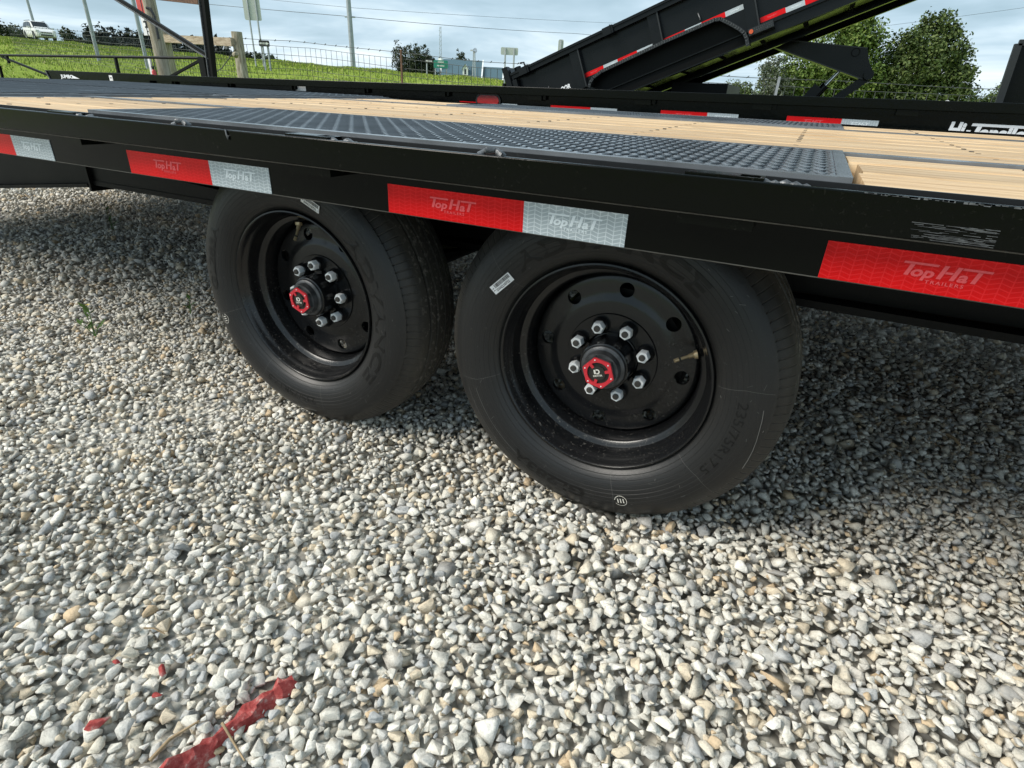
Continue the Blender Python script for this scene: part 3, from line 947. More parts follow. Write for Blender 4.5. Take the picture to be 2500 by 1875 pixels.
# expanded metal over its sheet; grey colour stands in for sky on gloss black
def expanded(x0, x1, y0, y1, zf, name_parent, S=.0220, L=.051, th=.0032):
    nx_ = int((x1 - x0) / S); ny_ = int((y1 - y0) / (L / 2))
    S = (x1 - x0) / nx_; hl = (y1 - y0) / ny_
    ii, jj = np.meshgrid(np.arange(nx_ + 1), np.arange(ny_ + 1), indexing='ij')
    sg = np.where((ii + jj) % 2 == 0, 1.0, -1.0)
    xc = np.clip(x0 + ii * S + sg * S * .27, x0, x1); yc_ = y0 + jj * hl
    zc = zf(yc_)
    # strand cross-section, tilted like stretched sheet metal
    w_, t_ = .0043, .0015
    cs = np.array([(-w_, .0012), (-w_ * .5, .0026), (w_, .0028), (w_ * .5, -.0014)])
    n_ = (nx_ + 1) * (ny_ + 1)
    V_ = np.empty((nx_ + 1, ny_ + 1, 4, 3))
    for k in range(4):
        V_[:, :, k, 0] = xc + cs[k, 0]; V_[:, :, k, 1] = yc_; V_[:, :, k, 2] = zc + cs[k, 1]
    a = (ii * (ny_ + 1) + jj)[:, :-1].ravel() * 4; b2 = a + 4
    Fq = np.concatenate([np.stack([a + k, a + (k + 1) % 4, b2 + (k + 1) % 4, b2 + k], 1) for k in range(4)])
    off = np.array(WLOC[name_parent])
    o_ = link('expanded_metal', np_mesh('expanded_metal', V_.reshape(-1, 3) - off, Fq, ['plate_sky_sheen']), name_parent)
    o_['kind'] = 'stuff'
    return o_


def wheel_plate(x0, x1, y0, y1, ztop):
    mb = MB()
    zf = lambda y: ztop + dz(y)
    mb.add([(x0, y0, zf(y0) - .006), (x1, y0, zf(y0) - .006), (x1, y1, zf(y1) - .006), (x0, y1, zf(y1) - .006),
            (x0, y0, zf(y0) - .012), (x1, y0, zf(y0) - .012), (x1, y1, zf(y1) - .012), (x0, y1, zf(y1) - .012)],
           [(0, 1, 2, 3), (7, 6, 5, 4), (0, 4, 5, 1), (1, 5, 6, 2), (2, 6, 7, 3), (3, 7, 4, 0)])
    p_ = part('wheel_cover_plate', mb, 'plate_sky_sheen', flat)
    fr = MB()
    fw = .020
    for (a, b_, c_, d_) in ((x0, x1, y0 - fw, y0), (x0, x1, y1, y1 + .006)):
        fr.add([(a, c_, zf(c_) - .012), (b_, c_, zf(c_) - .012), (b_, d_, zf(d_) - .012), (a, d_, zf(d_) - .012), (a, c_, zf(c_) + .0005), (b_, c_, zf(c_) + .0005), (b_, d_, zf(d_) + .0005), (a, d_, zf(d_) + .0005)],
               [(0, 3, 2, 1), (4, 5, 6, 7), (0, 1, 5, 4), (1, 2, 6, 5), (2, 3, 7, 6), (3, 0, 4, 7)])
    for (a, b_) in ((x0 - fw, x0), (x1, x1 + fw)):
        c_, d_ = y0 - fw, y1 + .006
        fr.add([(a, c_, zf(c_) - .035), (b_, c_, zf(c_) - .035), (b_, d_, zf(d_) - .035), (a, d_, zf(d_) - .035), (a, c_, zf(c_) + .001), (b_, c_, zf(c_) + .001), (b_, d_, zf(d_) + .001), (a, d_, zf(d_) + .001)],
               [(0, 3, 2, 1), (4, 5, 6, 7), (0, 1, 5, 4), (1, 2, 6, 5), (2, 3, 7, 6), (3, 0, 4, 7)])
    part('plate_frame', fr, 'plate_sky_sheen', p_)
    expanded(x0, x1, y0, y1, lambda y: ztop - .003 + .010 * (y + .15), p_)
    return p_


wheel_plate(-1.345, .338, -.120, .402, .8195)
wheel_plate(-1.475, .375, 1.775, 2.30, .8195)

# rear header and folded ramps
hd = MB()
for (a, b_, z1) in ((XL - .012, XL + .026, .8125), (XL - .075, XL - .045, .815)):
    hd.add([(a, -.2, z1 - .05 + dz(-.2)), (b_, -.2, z1 - .05 + dz(-.2)), (b_, 2.41, z1 - .05 + dz(2.41)), (a, 2.41, z1 - .05 + dz(2.41)),
            (a, -.2, z1 + dz(-.2)), (b_, -.2, z1 + dz(-.2)), (b_, 2.41, z1 + dz(2.41)), (a, 2.41, z1 + dz(2.41))],
           [(0, 3, 2, 1), (4, 5, 6, 7), (0, 1, 5, 4), (1, 2, 6, 5), (2, 3, 7, 6), (3, 0, 4, 7)])
part('rear_header', hd, 'plate_sky_sheen', flat)
for y0_, y1_ in ((-.2, 1.07), (1.13, 2.40)):
    zf = lambda y: .818 + dz(y)
    xa, xb = -5.35, -2.385
    mb = MB().add([(xa, y0_, zf(y0_)), (xb, y0_, zf(y0_)), (xb, y1_, zf(y1_)), (xa, y1_, zf(y1_)),
                   (xa, y0_, zf(y0_) - .006), (xb, y0_, zf(y0_) - .006), (xb, y1_, zf(y1_) - .006), (xa, y1_, zf(y1_) - .006)],
                  [(0, 1, 2, 3), (7, 6, 5, 4), (0, 4, 5, 1), (1, 5, 6, 2), (2, 6, 7, 3), (3, 7, 4, 0)])
    rp = part('ramp', mb, 'plate_sky_sheen', flat)
    fr = MB()
    for (a, b_, c_, d_) in ((xa - .03, xa, y0_, y1_), (xb, xb + .025, y0_, y1_), (xa, xb, y0_, y0_ + .02), (xa, xb, y1_ - .02, y1_)):
        fr.add([(a, c_, zf(c_) - .06), (b_, c_, zf(c_) - .06), (b_, d_, zf(d_) - .06), (a, d_, zf(d_) - .06), (a, c_, zf(c_) + .002), (b_, c_, zf(c_) + .002), (b_, d_, zf(d_) + .002), (a, d_, zf(d_) + .002)],
               [(0, 3, 2, 1), (4, 5, 6, 7), (0, 1, 5, 4), (1, 2, 6, 5), (2, 3, 7, 6), (3, 0, 4, 7)])
    part('ramp_frame', fr, 'plate_sky_sheen', rp)
    expanded(xa + .01, xb - .01, y0_ + .025, y1_ - .025, lambda y: .8225 + .010 * (y + .15), rp, .030, .066)

# underframe: two beams, dovetail tails, cross members
def tbox(mb, a, b_, c_, d_, z0, z1):
    return mb.box(a, b_, c_, d_, z0, z1)


for yb in (.30, 1.92):
    mb = MB()
    mb.box(XL + .05, XR, yb + .045, yb + .055, .525, .69).box(XL + .05, XR, yb, yb + .10, .505, .522).box(XL + .05, XR, yb, yb + .10, .673, .693)
    part('frame_beam', mb, 'black_frame', flat)
    dv = MB()
    fn = lambda u_, v_, d_: (u_, d_, v_)
    dv.prism([(-5.3, .18), (XL + .045, .505), (XL + .045, .69), (-5.3, .42)], fn, yb + .045, yb + .055)
    dv.prism([(-5.3, -.0 + .165), (XL + .02, .492), (XL + .02, .506), (-5.3, .18)], fn, yb, yb + .10)
    part('dovetail_beam', dv, 'black_frame', flat)
    gs = MB().box(XL + .052, XL + .064, yb - .012, yb + .112, .482, .692).prism([(XL + .066, .505), (-1.2, .52), (-1.2, .545), (XL + .066, .60)], fn, yb + .004, yb + .012)
    part('gusset_plate', gs, 'black_frame', flat)
cmm = None
for i in range(14):
    x = XL + .06 + i * .41
    mb = MB().box(x, x + .006, -.19, 2.40, .70, .768).box(x + .006, x + .035, -.19, 2.40, .70, .705).box(x + .006, x + .035, -.19, 2.40, .763, .768)
    part('cross_member', mb, 'black_frame', flat)
for wx in WHEEL_X:
    part('axle', MB().tube([(wx, .10, HC), (wx, 2.12, HC)], .058, 14), 'black_frame', flat, 60)
    for ys_ in (.34, 1.90):
        sp_ = MB()
        for k in range(5):
            L = .36 - .06 * k
            pts = [(wx + L * t, ys_ + .03, HC + .08 - .014 * k + .05 * (t * t)) for t in np.linspace(-1, 1, 9)]
            for p_, q__ in zip(pts[:-1], pts[1:]):
                sp_.bar(p_, q__, .06, .010)
        part('leaf_spring', sp_, 'black_frame', flat)

# reflective tape with the maker's mark
TX = (-1.9150, -1.1473, -.3888, .3473, 1.085, 1.82, 2.55)
RL, WL, TH = .2794, .1778, .0508
tr_me = MB().box(0, RL, -.0008, .0004, 0, TH).mesh('red_tape', ['tape_red'])
tw_me = MB().box(RL, RL + WL, -.0008, .0004, 0, TH).mesh('white_tape', ['tape_white'])
mark = tophat2d(.0178)
lr_me = flat_text(mark, lambda x, y: (.0885 + x * 1.33, -.0013, .0205 + y), MB()).mesh('lettering', ['tape_letter_red'], fix=False)
lw_me = flat_text(mark, lambda x, y: (RL + .040 + x * 1.30, -.0013, .0205 + y), MB()).mesh('lettering', ['tape_letter_white'], fix=False)
for x in TX:
    p_ = Vector((x, -.2008, .6942)) - Vector(WLOC[flat])
    a = link('red_tape', tr_me, flat, p_); link('lettering', lr_me, a)
    b_ = link('white_tape', tw_me, flat, p_); link('lettering', lw_me, b_)

# ------------------------------------------------------------------ wheels
SW = [(.016, .2320), (.004, .2365), (-.008, .2450), (-.0175, .2560), (-.0245, .2700), (-.0288, .2860), (-.0300, .3020), (-.0288, .3180), (-.0250, .3330), (-.0205, .3440), (-.0140, .3560), (-.0115, .3592), (-.0085, .3578), (-.0060, .3605), (.0015, .3710), (.0095, .3800), (.0185, .3862), (.026, .3888)]
SW = [(y, .232 + (r - .232) * .966) for y, r in SW]
half = SW[:]
tp = []
for a in (.042, .066, .090):
    pass
gro = [.050, .078, .112, .140]
y_ = .026
prof = list(half)
crown = lambda y: .3836 + .0062 * (1 - ((y - .095) / .069) ** 2)
prof.append((.034, crown(.034)))
for g_ in gro:
    prof += [(g_ - .0048, crown(g_ - .0048)), (g_ - .0036, crown(g_) - .010), (g_ + .0036, crown(g_) - .010), (g_ + .0048, crown(g_ + .0048))]
prof.append((.156, crown(.156)))
prof += [(.19 - y, r) for y, r in reversed(half)]
prof += [(.150, .2290), (.040, .2290)]
tyre_me = MB().lathe(prof, 128, closed=True).mesh('tyre', ['tyre_rubber'], 28)

SWy = [p_[1] for p_ in SW]; SWx = [p_[0] for p_ in SW]


def side_y(r):
    return float(np.interp(r, SWy, SWx))


def arc_text(s, a_mid, r0, cap, mb, stretch=1.0, bold=.03, raise_=.0009):
    v, f = text2d(s, cap, bold, 0)
    w = v[:, 0].max()
    rm = r0 + cap / 2
    pts = []
    for x, y in v:
        th = a_mid - (x - w / 2) * stretch / rm
        r = r0 + y
        pts.append((r * math.cos(th), side_y(r) - raise_, r * math.sin(th)))
    mb.add(pts, f)


tlet = []
for args in (('ADVANCE', math.radians(92), .270, .034, 1.85, .03), ('GL283A', math.radians(-107), .298, .026, 1.6, .03), ('235/75R17.5', math.radians(-14), .288, .020, 1.3, .0)):
    tb = MB(); arc_text(args[0], args[1], args[2], args[3], tb, args[4], args[5])
    tlet.append(tb.mesh('tyre_lettering', ['tyre_letter'], fix=False))
tl = MB()
for r_, a0, a1 in ((.309, 200, 236), (.333, 200, 236)):
    for k in range(24):
        t0, t1 = math.radians(a0 + (a1 - a0) * k / 24), math.radians(a0 + (a1 - a0) * (k + 1) / 24)
        tl.add([((r_ + d_) * math.cos(t), side_y(r_ + d_) - .0006, (r_ + d_) * math.sin(t)) for t, d_ in ((t0, 0), (t1, 0), (t1, .0009), (t0, .0009))], [(0, 1, 2, 3)])
box_me = tl.mesh('moulded_frame', ['tyre_scuff'], fix=False)
# mould hairlines and pale scuffs on the sidewall
sc_ = MB()
r3 = random.Random(5)


def sstroke(pts, w):
    for (a0, r0), (a1, r1) in zip(pts[:-1], pts[1:]):
        n_ = max(1, int(abs(r1 - r0) / .01) + int(abs(a1 - a0) / .06))
        for k in range(n_):
            q0, q1 = k / n_, (k + 1) / n_
            A0, A1 = a0 + (a1 - a0) * q0, a0 + (a1 - a0) * q1; R0, R1 = r0 + (r1 - r0) * q0, r0 + (r1 - r0) * q1
            P0 = Vector((R0 * math.cos(A0), side_y(R0) - .0008, R0 * math.sin(A0))); P1 = Vector((R1 * math.cos(A1), side_y(R1) - .0008, R1 * math.sin(A1)))
            d_ = (P1 - P0).normalized(); s_ = d_.cross(Vector((0, 1, 0))).normalized() * w / 2
            sc_.add([P0 - s_, P1 - s_, P1 + s_, P0 + s_], [(0, 1, 2, 3)])


for a in (-76, -36, 8, 140, 195):
    sstroke([(math.radians(a), .245), (math.radians(a + 1), .30), (math.radians(a - .5), .35)], .0006)
sstroke([(math.radians(2), .335), (math.radians(-6), .339), (math.radians(-14), .346), (math.radians(-22), .352)], .0011)
for k in range(70):
    a = r3.uniform(0, 2 * PI); r_ = r3.uniform(.25, .36); L = r3.uniform(.002, .012)
    sstroke([(a, r_), (a + r3.uniform(-1, 1) * L / r_, min(.362, r_ + r3.uniform(-1, 1) * L))], r3.uniform(.0004, .0011))
scuff_me = sc_.mesh('sidewall_scuff', ['tyre_scuff'], fix=False)
# rolled-on mark: a ring with three bars, low on the sidewall
mk = MB(); am, rm_ = math.radians(-72), .312
for k in range(20):
    t0, t1 = 2 * PI * k / 20 + .5, 2 * PI * (k + .8) / 20 + .5
    if 6 < k < 9:
        continue
    q = [(am + rr_ * math.cos(t) / rm_, rm_ + rr_ * math.sin(t)) for t, rr_ in ((t0, .0135), (t1, .0135), (t1, .0150), (t0, .0150))]
    mk.add([(r * math.cos(a), side_y(r) - .001, r * math.sin(a)) for a, r in q], [(0, 1, 2, 3)])
for k in (-1, 0, 1):
    q = [(am + (k * .0065 + e) / rm_, rm_ + h_) for e, h_ in ((-.0012, -.006), (.0012, -.006), (.0012, .006), (-.0012, .006))]
    mk.add([(r * math.cos(a), side_y(r) - .001, r * math.sin(a)) for a, r in q], [(0, 1, 2, 3)])
mark_me = mk.mesh('sidewall_mark', ['emblem_white'], fix=False)

rimp = [(.010, .2335), (.000, .2375), (-.006, .2392), (-.0105, .2375), (-.0112, .2342), (-.0075, .2312), (.000, .2288), (.008, .2245), (.0135, .2205), (.0175, .2192), (.032, .2185), (.044, .2178), (.0490, .2160), (.0515, .2120), (.0545, .2055), (.0580, .2020), (.064, .2005), (.080, .1985), (.104, .1965), (.126, .1955), (.126, .205), (.06, .222), (.02, .2300)]
rim_me = MB().lathe(rimp, 112, closed=True).mesh('rim', ['black_rim'], 32)


def dish(r):
    return float(np.interp(r, [.060, .1048, .1052, .1065, .126, .136, .150, .176, .188, .1925, .196], [.0790, .0790, .0790, .0825, .0830, .0845, .0890, .0905, .0925, .0965, .108]))


dm = MB()
for (ra, rb_, n_) in ((.0640, .1048, 96), (.1048, .1065, 96), (.1065, .1300, 96)):
    dm.lathe([(dish(ra) if ra != .1048 or rb_ == .1048 else .0790, ra), (dish(rb_) if rb_ != .1048 else .0790, rb_)], n_)
dm.lathe([(.079, .0640), (.098, .0640)], 96)
for s_ in range(8):
    tc_ = 2 * PI * s_ / 8; hr, hR = .0165, .1620
    per = []
    for k in range(13): per.append((tc_ - PI / 8 + PI / 4 * k / 12, .1300))
    for k in range(1, 7): per.append((tc_ + PI / 8, .1300 + .056 * k / 6))
    for k in range(1, 13): per.append((tc_ + PI / 8 - PI / 4 * k / 12, .1860))
    for k in range(1, 6): per.append((tc_ - PI / 8, .1860 - .056 * k / 6))
    nn = len(per); c0 = Vector((hR * math.cos(tc_), hR * math.sin(tc_)))
    o0 = len(dm.v)
    rings = 5
    for g_ in range(rings):
        t = g_ / (rings - 1)
        for (a, r) in per:
            P_ = Vector((r * math.cos(a), r * math.sin(a))); Q_ = c0 + (P_ - c0).normalized() * hr
            W_ = Q_ + (P_ - Q_) * t
            dm.v.append((W_.x, dish(W_.length), W_.y))
    for (a, r) in per:
        P_ = Vector((r * math.cos(a), r * math.sin(a))); Q_ = c0 + (P_ - c0).normalized() * hr
        dm.v.append((Q_.x, dish(Q_.length) + .010, Q_.y))
    for k in range(nn):
        k2 = (k + 1) % nn
        for g_ in range(rings - 1):
            dm.f.append((o0 + g_ * nn + k, o0 + g_ * nn + k2, o0 + (g_ + 1) * nn + k2, o0 + (g_ + 1) * nn + k)); dm.m.append(0)
        dm.f.append((o0 + k, o0 + k2, o0 + rings * nn + k2, o0 + rings * nn + k)); dm.m.append(0)
dm.lathe([(dish(r_), r_) for r_ in (.1860, .1885, .1905, .1925, .1945, .1965)], 96)
disc_me = dm.mesh('wheel_disc', ['black_rim'], None)
bm_ = bmesh.new(); bm_.from_mesh(disc_me); bmesh.ops.remove_doubles(bm_, verts=bm_.verts, dist=.0004); bmesh.ops.recalc_face_normals(bm_, faces=bm_.faces); bm_.to_mesh(disc_me); bm_.free()
disc_me.polygons.foreach_set('use_smooth', [True] * len(disc_me.polygons)); disc_me.set_sharp_from_angle(angle=math.radians(35))
drum_me = MB().lathe([(.112, .03), (.112, .158), (.135, .165), (.2, .165)], 48).mesh('brake_drum', ['black_frame'], 40)

hb = MB().lathe([(.11, .060), (.082, .0600), (.0815, .0585), (.030, .0570), (.024, .0550), (.0225, .052)], 56)
for k in range(5):
    t = .35 + 2 * PI * k / 5
    ux = Vector((math.cos(t), 0, math.sin(t))); uy = Vector((-math.sin(t), 0, math.cos(t)))
    hb.obox(ux * .0605 + Vector((0, .080, 0)), (ux * .004, Vector((0, .009, 0)), uy * .013))
hub_me = hb.mesh('hub', ['black_rim'], 35)
hc = MB().lathe([(.026, .0515), (.0185, .0500), (.016, .0465), (.0150, .0430), (.004, .0405), (.0005, .040), (.0, .030), (.0, .001)], 48)
hcap_me = hc.mesh('hub_cap', ['hub_steel'], 35)
hx = MB().prism([(.0375 * math.cos(PI / 6 + PI / 3 * k), .0375 * math.sin(PI / 6 + PI / 3 * k)) for k in range(6)], lambda u_, v_, d_: (u_, d_, v_), -.0002, -.0085)
hexn_me = hx.mesh('hex_body', ['hub_steel'])
# red hexagonal ring with three spokes
em = MB(); R6 = .0368; rin = .0248; n6 = 48
for k in range(n6):
    def hexpt(t):
        m_ = (t % (PI / 3)) - PI / 6
        r_ = R6 * math.cos(PI / 6) / math.cos(m_)
        return min(r_, R6 * .985)
    t0, t1 = 2 * PI * k / n6, 2 * PI * (k + 1) / n6
    q0, q1 = hexpt(t0), hexpt(t1)
    vs = [(q0 * math.cos(t0), q0 * math.sin(t0)), (q1 * math.cos(t1), q1 * math.sin(t1)), (rin * math.cos(t1), rin * math.sin(t1)), (rin * math.cos(t0), rin * math.sin(t0))]
    em.add([(a, -.0128, b_) for a, b_ in vs] + [(a, -.0086, b_) for a, b_ in vs], [(0, 1, 2, 3), (0, 4, 5, 1), (2, 6, 7, 3)])
for t in (2.44, .35, 4.54):
    ux = Vector((math.cos(t - .86), 0, math.sin(t - .86))); uy = Vector((-math.sin(t - .86), 0, math.cos(t - .86)))
    em.obox(ux * .021 + Vector((0, -.0112, 0)), (ux * .0055, Vector((0, .0014, 0)), uy * .0032))
emb_me = em.mesh('emblem_ring', ['emblem_red'])
ec = MB().disc(-.0088, .0256, 32).lathe([(-.0088, .0165), (-.0125, .0165), (-.0125, .0001)], 32)
ecd_me = ec.mesh('emblem_disc', ['emblem_black'], 40)
lg = MB(); ca_, sa_ = math.cos(.32), math.sin(.32)


def lgp(x, y):
    return (x * ca_ - y * sa_, -.0129, x * sa_ + y * ca_)


lg.add([lgp(x, y) for x, y in ((-.0088, -.001), (-.0045, -.001), (-.0045, .0085), (-.0088, .0085))], [(0, 1, 2, 3)])
for k in range(10):
    t0, t1 = -PI / 2 + PI * k / 10, -PI / 2 + PI * (k + 1) / 10
    lg.add([lgp(-.001 + r_ * math.cos(t) * 1.0, .0038 + r_ * math.sin(t)) for t, r_ in ((t0, .0058), (t1, .0058), (t1, .003), (t0, .003))], [(0, 1, 2, 3)])
lg.add([lgp(x, y) for x, y in ((-.0035, .0067), (-.001, .0067), (-.001, .0096), (-.0035, .0096))], [(0, 1, 2, 3)])
lg.add([lgp(x, y) for x, y in ((-.0035, -.002), (-.001, -.002), (-.001, .0009), (-.0035, .0009))], [(0, 1, 2, 3)])
v, f = text2d('DEXTER', .0042, .02); v = v - np.array([v[:, 0].mean(), 0])
flat_text((v, f), lambda x, y: lgp(x * .95, y - .0075), lg)
lgo_me = lg.mesh('emblem_lettering', ['emblem_white'], fix=False)
rv = MB()
for k in range(6):
    t = PI / 3 * k + .0
    c = (.0308 * math.cos(t), .0308 * math.sin(t))
    rv.lathe([(-.0128, .0017), (-.0140, .0014), (-.0142, .0001)], 8)
    for i in range(24):
        x, y, z = rv.v[-24 + i]; rv.v[-24 + i] = (x + c[0], y, z + c[1])
rv_me = rv.mesh('emblem_rivets', ['zinc'], 50); 

ln = MB()
ln.lathe([(.079, .0200), (.074, .0200), (.0715, .0184), (.066, .0178), (.064, .0160)], 20, 1)
hexp = [(.0142 * math.cos(PI / 3 * k), .0142 * math.sin(PI / 3 * k)) for k in range(6)]
hexc = [(.0130 * math.cos(PI / 3 * k), .0130 * math.sin(PI / 3 * k)) for k in range(6)]
o0 = len(ln.v)
for y, hp in ((.066, hexp), (.0505, hexp), (.0482, hexc)):
    ln.v += [(a, y, b_) for a, b_ in hp]
for g_ in range(2):
    for k in range(6):
        ln.f.append((o0 + g_ * 6 + k, o0 + g_ * 6 + (k + 1) % 6, o0 + g_ * 6 + 6 + (k + 1) % 6, o0 + g_ * 6 + 6 + k)); ln.m.append(0)
ln.f.append(tuple(o0 + 12 + k for k in range(6))); ln.m.append(0)
ln.lathe([(.050, .0072), (.0442, .0070), (.0432, .0060), (.0432, .0001)], 14, 2)
nut_me = ln.mesh('lug_nut', ['zinc', 'black_rim', 'stud_steel'], 30)

vs_ = MB().tube([(0, .002, .1975), (0, .000, .191)], [.0098, .0088], 12, 0).tube([(0, .000, .191), (0, -.006, .182)], [.0058, .0050], 12, 0).tube([(0, -.005, .183), (0, -.018, .166)], [.0036, .0033], 10, 0).tube([(0, -.018, .166), (0, -.0205, .163)], [.0046, .0046], 10, 1).tube([(0, -.0205, .163), (0, -.026, .156)], [.0043, .0040], 10, 0)
valve_me = vs_.mesh('valve_stem', ['brass', 'rubber_black'], 50)

# bar-code sticker
bc = MB(); Lw, Lh = .058, .021
bc.box(-Lw / 2, Lw / 2, -.0004, .0004, -Lh / 2, Lh / 2, 0)
x = -.019; r4 = random.Random(2)
while x < .024:
    w = r4.choice((.0006, .001, .0016))
    bc.box(x, x + w, -.0007, -.0005, .0005, .0088, 1); x += w + r4.choice((.0006, .0011))
v, f = text2d('SW6210752', .0058, .02)
flat_text((v - np.array([v[:, 0].mean(), 0]), f), lambda x, y: (x * .95, -.0006, y - .0078), bc, 1)
bc.box(-.0265, -.0225, -.0007, -.0005, -.003, -.0015, 1).box(-.0265, -.0225, -.0007, -.0005, .002, .0035, 1)
code_me = bc.mesh('barcode_label', ['white_decal', 'decal_black'], fix=True)


def wheel(parent, x, y, z, lug_ph, hole_ph, tyre_rot, valve_a, code, detail=True, flip=False, em_rot=0.0):
    w = link('wheel', None, parent, Vector((x, y, z)) - Vector(WLOC[parent]))
    w.empty_display_size = .1
    if flip:
        w.rotation_euler = (0, 0, PI)
    R = lambda a: (0, -a, 0)                      # turn a in the picture's sense about the axle
    link('tyre', tyre_me, w, rot=R(tyre_rot))
    link('rim', rim_me, w)
    link('wheel_disc', disc_me, w, rot=R(hole_ph))
    link('brake_drum', drum_me, w)
    link('hub', hub_me, w)
    link('hub_cap', hcap_me, w)
    for k in range(8):
        a = lug_ph + k * PI / 4
        link('lug_nut', nut_me, w, (.08255 * math.cos(a), 0, .08255 * math.sin(a)), R(a * 1.7 + k * .37))
    if detail:
        [link('tyre_lettering', q, w, rot=R(tyre_rot)) for q in tlet]; link('moulded_frame', box_me, w, rot=R(tyre_rot)); link('sidewall_scuff', scuff_me, w, rot=R(tyre_rot))['kind'] = 'stuff'
        link('sidewall_mark', mark_me, w, rot=R(tyre_rot))
        link('hex_body', hexn_me, w, rot=R(em_rot + math.radians(19.5)))
        link('emblem_ring', emb_me, w, rot=R(em_rot + math.radians(49.5)))
        link('emblem_disc', ecd_me, w); link('emblem_lettering', lgo_me, w, rot=R(em_rot))
        link('emblem_rivets', rv_me, w, rot=R(em_rot + math.radians(49.5)))
        link('valve_stem', valve_me, w, (0, .052, 0), R(valve_a - PI / 2))
        if code:
            a, r_, t = code
            o_ = link('barcode_label', code_me, w, (r_ * math.cos(a), side_y(r_) - .0022, r_ * math.sin(a)), (math.radians(4) * 0, -t, 0))
            # lie on the curved sidewall
            sl = math.atan2(side_y(r_ + .012) - side_y(r_ - .012), .024)
            o_.rotation_euler = (Matrix.Rotation(sl, 3, Vector((-math.sin(a), 0, math.cos(a)))) @ Matrix.Rotation(-t, 3, 'Y')).to_euler()
    return w


wheel(flat, 0, 0, HC, math.radians(112.4), math.radians(85.5), 0.0, math.radians(19), (math.atan2(.164, -.231), .283, math.radians(44)))
wheel(flat, -.8569, 0, HC, math.radians(136.8), math.radians(60), math.radians(-88), math.radians(100), (math.atan2(.270, .100), .288, math.radians(-24)), em_rot=-.2)
for wx in WHEEL_X:
    wheel(flat, wx, 2.22, HC + .02, .3, .2, 1.0, .4, None, False, True)

# ------------------------------------------------------------------ the second flatbed (beyond)
fl2 = thing('flatbed_trailer', 'black flatbed trailer with Hi-Tensile lettering on its side, parked beyond the pine deck', 'trailer', (-2.2, 2.85, 0))
zt = lambda x: .9615 + .0092 * x


def slope_box(mb, x0, x1, y0, y1, a0, a1, m=0):
    """box whose bottom / top follow the far trailer's slight slope: offsets from zt."""
    return mb.add([(x0, y0, zt(x0) + a0), (x1, y0, zt(x1) + a0), (x1, y1, zt(x1) + a0), (x0, y1, zt(x0) + a0), (x0, y0, zt(x0) + a1), (x1, y0, zt(x1) + a1), (x1, y1, zt(x1) + a1), (x0, y1, zt(x0) + a1)],
                  [(0, 3, 2, 1), (4, 5, 6, 7), (0, 1, 5, 4), (1, 2, 6, 5), (2, 3, 7, 6), (3, 0, 4, 7)], m)


XA, XB = -5.36, 4.2
bevel(part('rub_rail', slope_box(MB(), XA, XB, 2.735, 2.746, -.047, 0), 'black_paint', fl2), .002)
part('side_channel', slope_box(slope_box(MB(), XA, XB, 2.780, 2.786, -.165, -.02), XA, XB, 2.786, 2.83, -.026, -.02), 'black_paint', fl2)
jz = MB().prism([(-6.93, .790), (-5.362, .765), (-5.362, .912), (-6.975, .904)], lambda u_, v_, d_: (u_, d_, v_), 2.745, 2.785)
part('dovetail_side', jz, 'black_paint', fl2)
part('dovetail_edge', MB().prism([(-6.99, .9045), (-5.362, .9125), (-5.362, .9175), (-6.99, .9095)], lambda u_, v_, d_: (u_, d_, v_), 2.735, 2.80), 'black_deck', fl2)
part('dovetail_edge', MB().bar((-6.985, 2.742, .905), (-6.93, 2.742, .790), .014, .012), 'scraped_steel', fl2)
part('deck', slope_box(MB(), -5.3, XB, 2.79, 5.2, -.05, -.012), 'black_deck', fl2)
part('ramp', MB().box(-6.9, -5.36, 2.79, 5.2, .80, .86), 'black_deck', fl2)
for yb in (3.2, 4.7):
    part('frame_beam', MB().box(-5.3, XB, yb, yb + .1, .56, .80), 'black_frame', fl2)
pk2 = MB().box(-.05, .05, -.002, .040, -.055, -.001).box(.052, .075, .01, .035, -.05, -.012)
pk2_me = pk2.mesh('stake_pocket', ['black_paint'])
for x in (-5.1, -4.38, -3.64, -2.90, -2.18, -1.43, -.70, -.01, .70, 1.43, 2.15):
    link('stake_pocket', pk2_me, fl2, Vector((x, 2.745, zt(x) - .020)) - Vector(WLOC[fl2]))
for x in (-2.03, -1.325, -.589, .130, 1.42):
    p_ = Vector((x, 2.7792, zt(x) - .1005 - .0508 + .0508 - .0508)) - Vector(WLOC[fl2])
    a = link('red_tape', tr_me, fl2, p_); link('lettering', lr_me, a)
    b_ = link('white_tape', tw_me, fl2, p_); link('lettering', lw_me, b_)
# red oval marker lamp
ov = []
for k in range(28):
    t = 2 * PI * k / 28; cx_o = .052 if math.cos(t) > 0 else -.052
    ov.append((cx_o + .034 * math.cos(t), .034 * math.sin(t)))
lp = Vector((-1.795, 2.779, .853))
lampp = part('marker_lamp', MB().prism([(u_ * 1.0 + lp.x, v_ + lp.z) for u_, v_ in ov], lambda u_, v_, d_: (u_, d_, v_), 2.764, 2.7795), 'red_lens', fl2)
bevel(lampp, .006, 3)
gr = MB()
for k in range(28):
    a, b_ = ov[k], ov[(k + 1) % 28]; s1 = 1.0
    o_ = lambda p_, e: (lp.x + p_[0] + e * (p_[0] - math.copysign(.052, p_[0])) / .034, lp.z + p_[1] + e * p_[1] / .034)
    A, B_, Cc, D_ = o_(a, .001), o_(b_, .001), o_(b_, .012), o_(a, .012)
    gr.add([(q[0], 2.768, q[1]) for q in (A, B_, Cc, D_)] + [(q[0], 2.7795, q[1]) for q in (A, B_, Cc, D_)], [(0, 1, 2, 3), (0, 4, 5, 1), (2, 6, 7, 3)])
part('grommet', gr, 'rubber_black', lampp, 40)
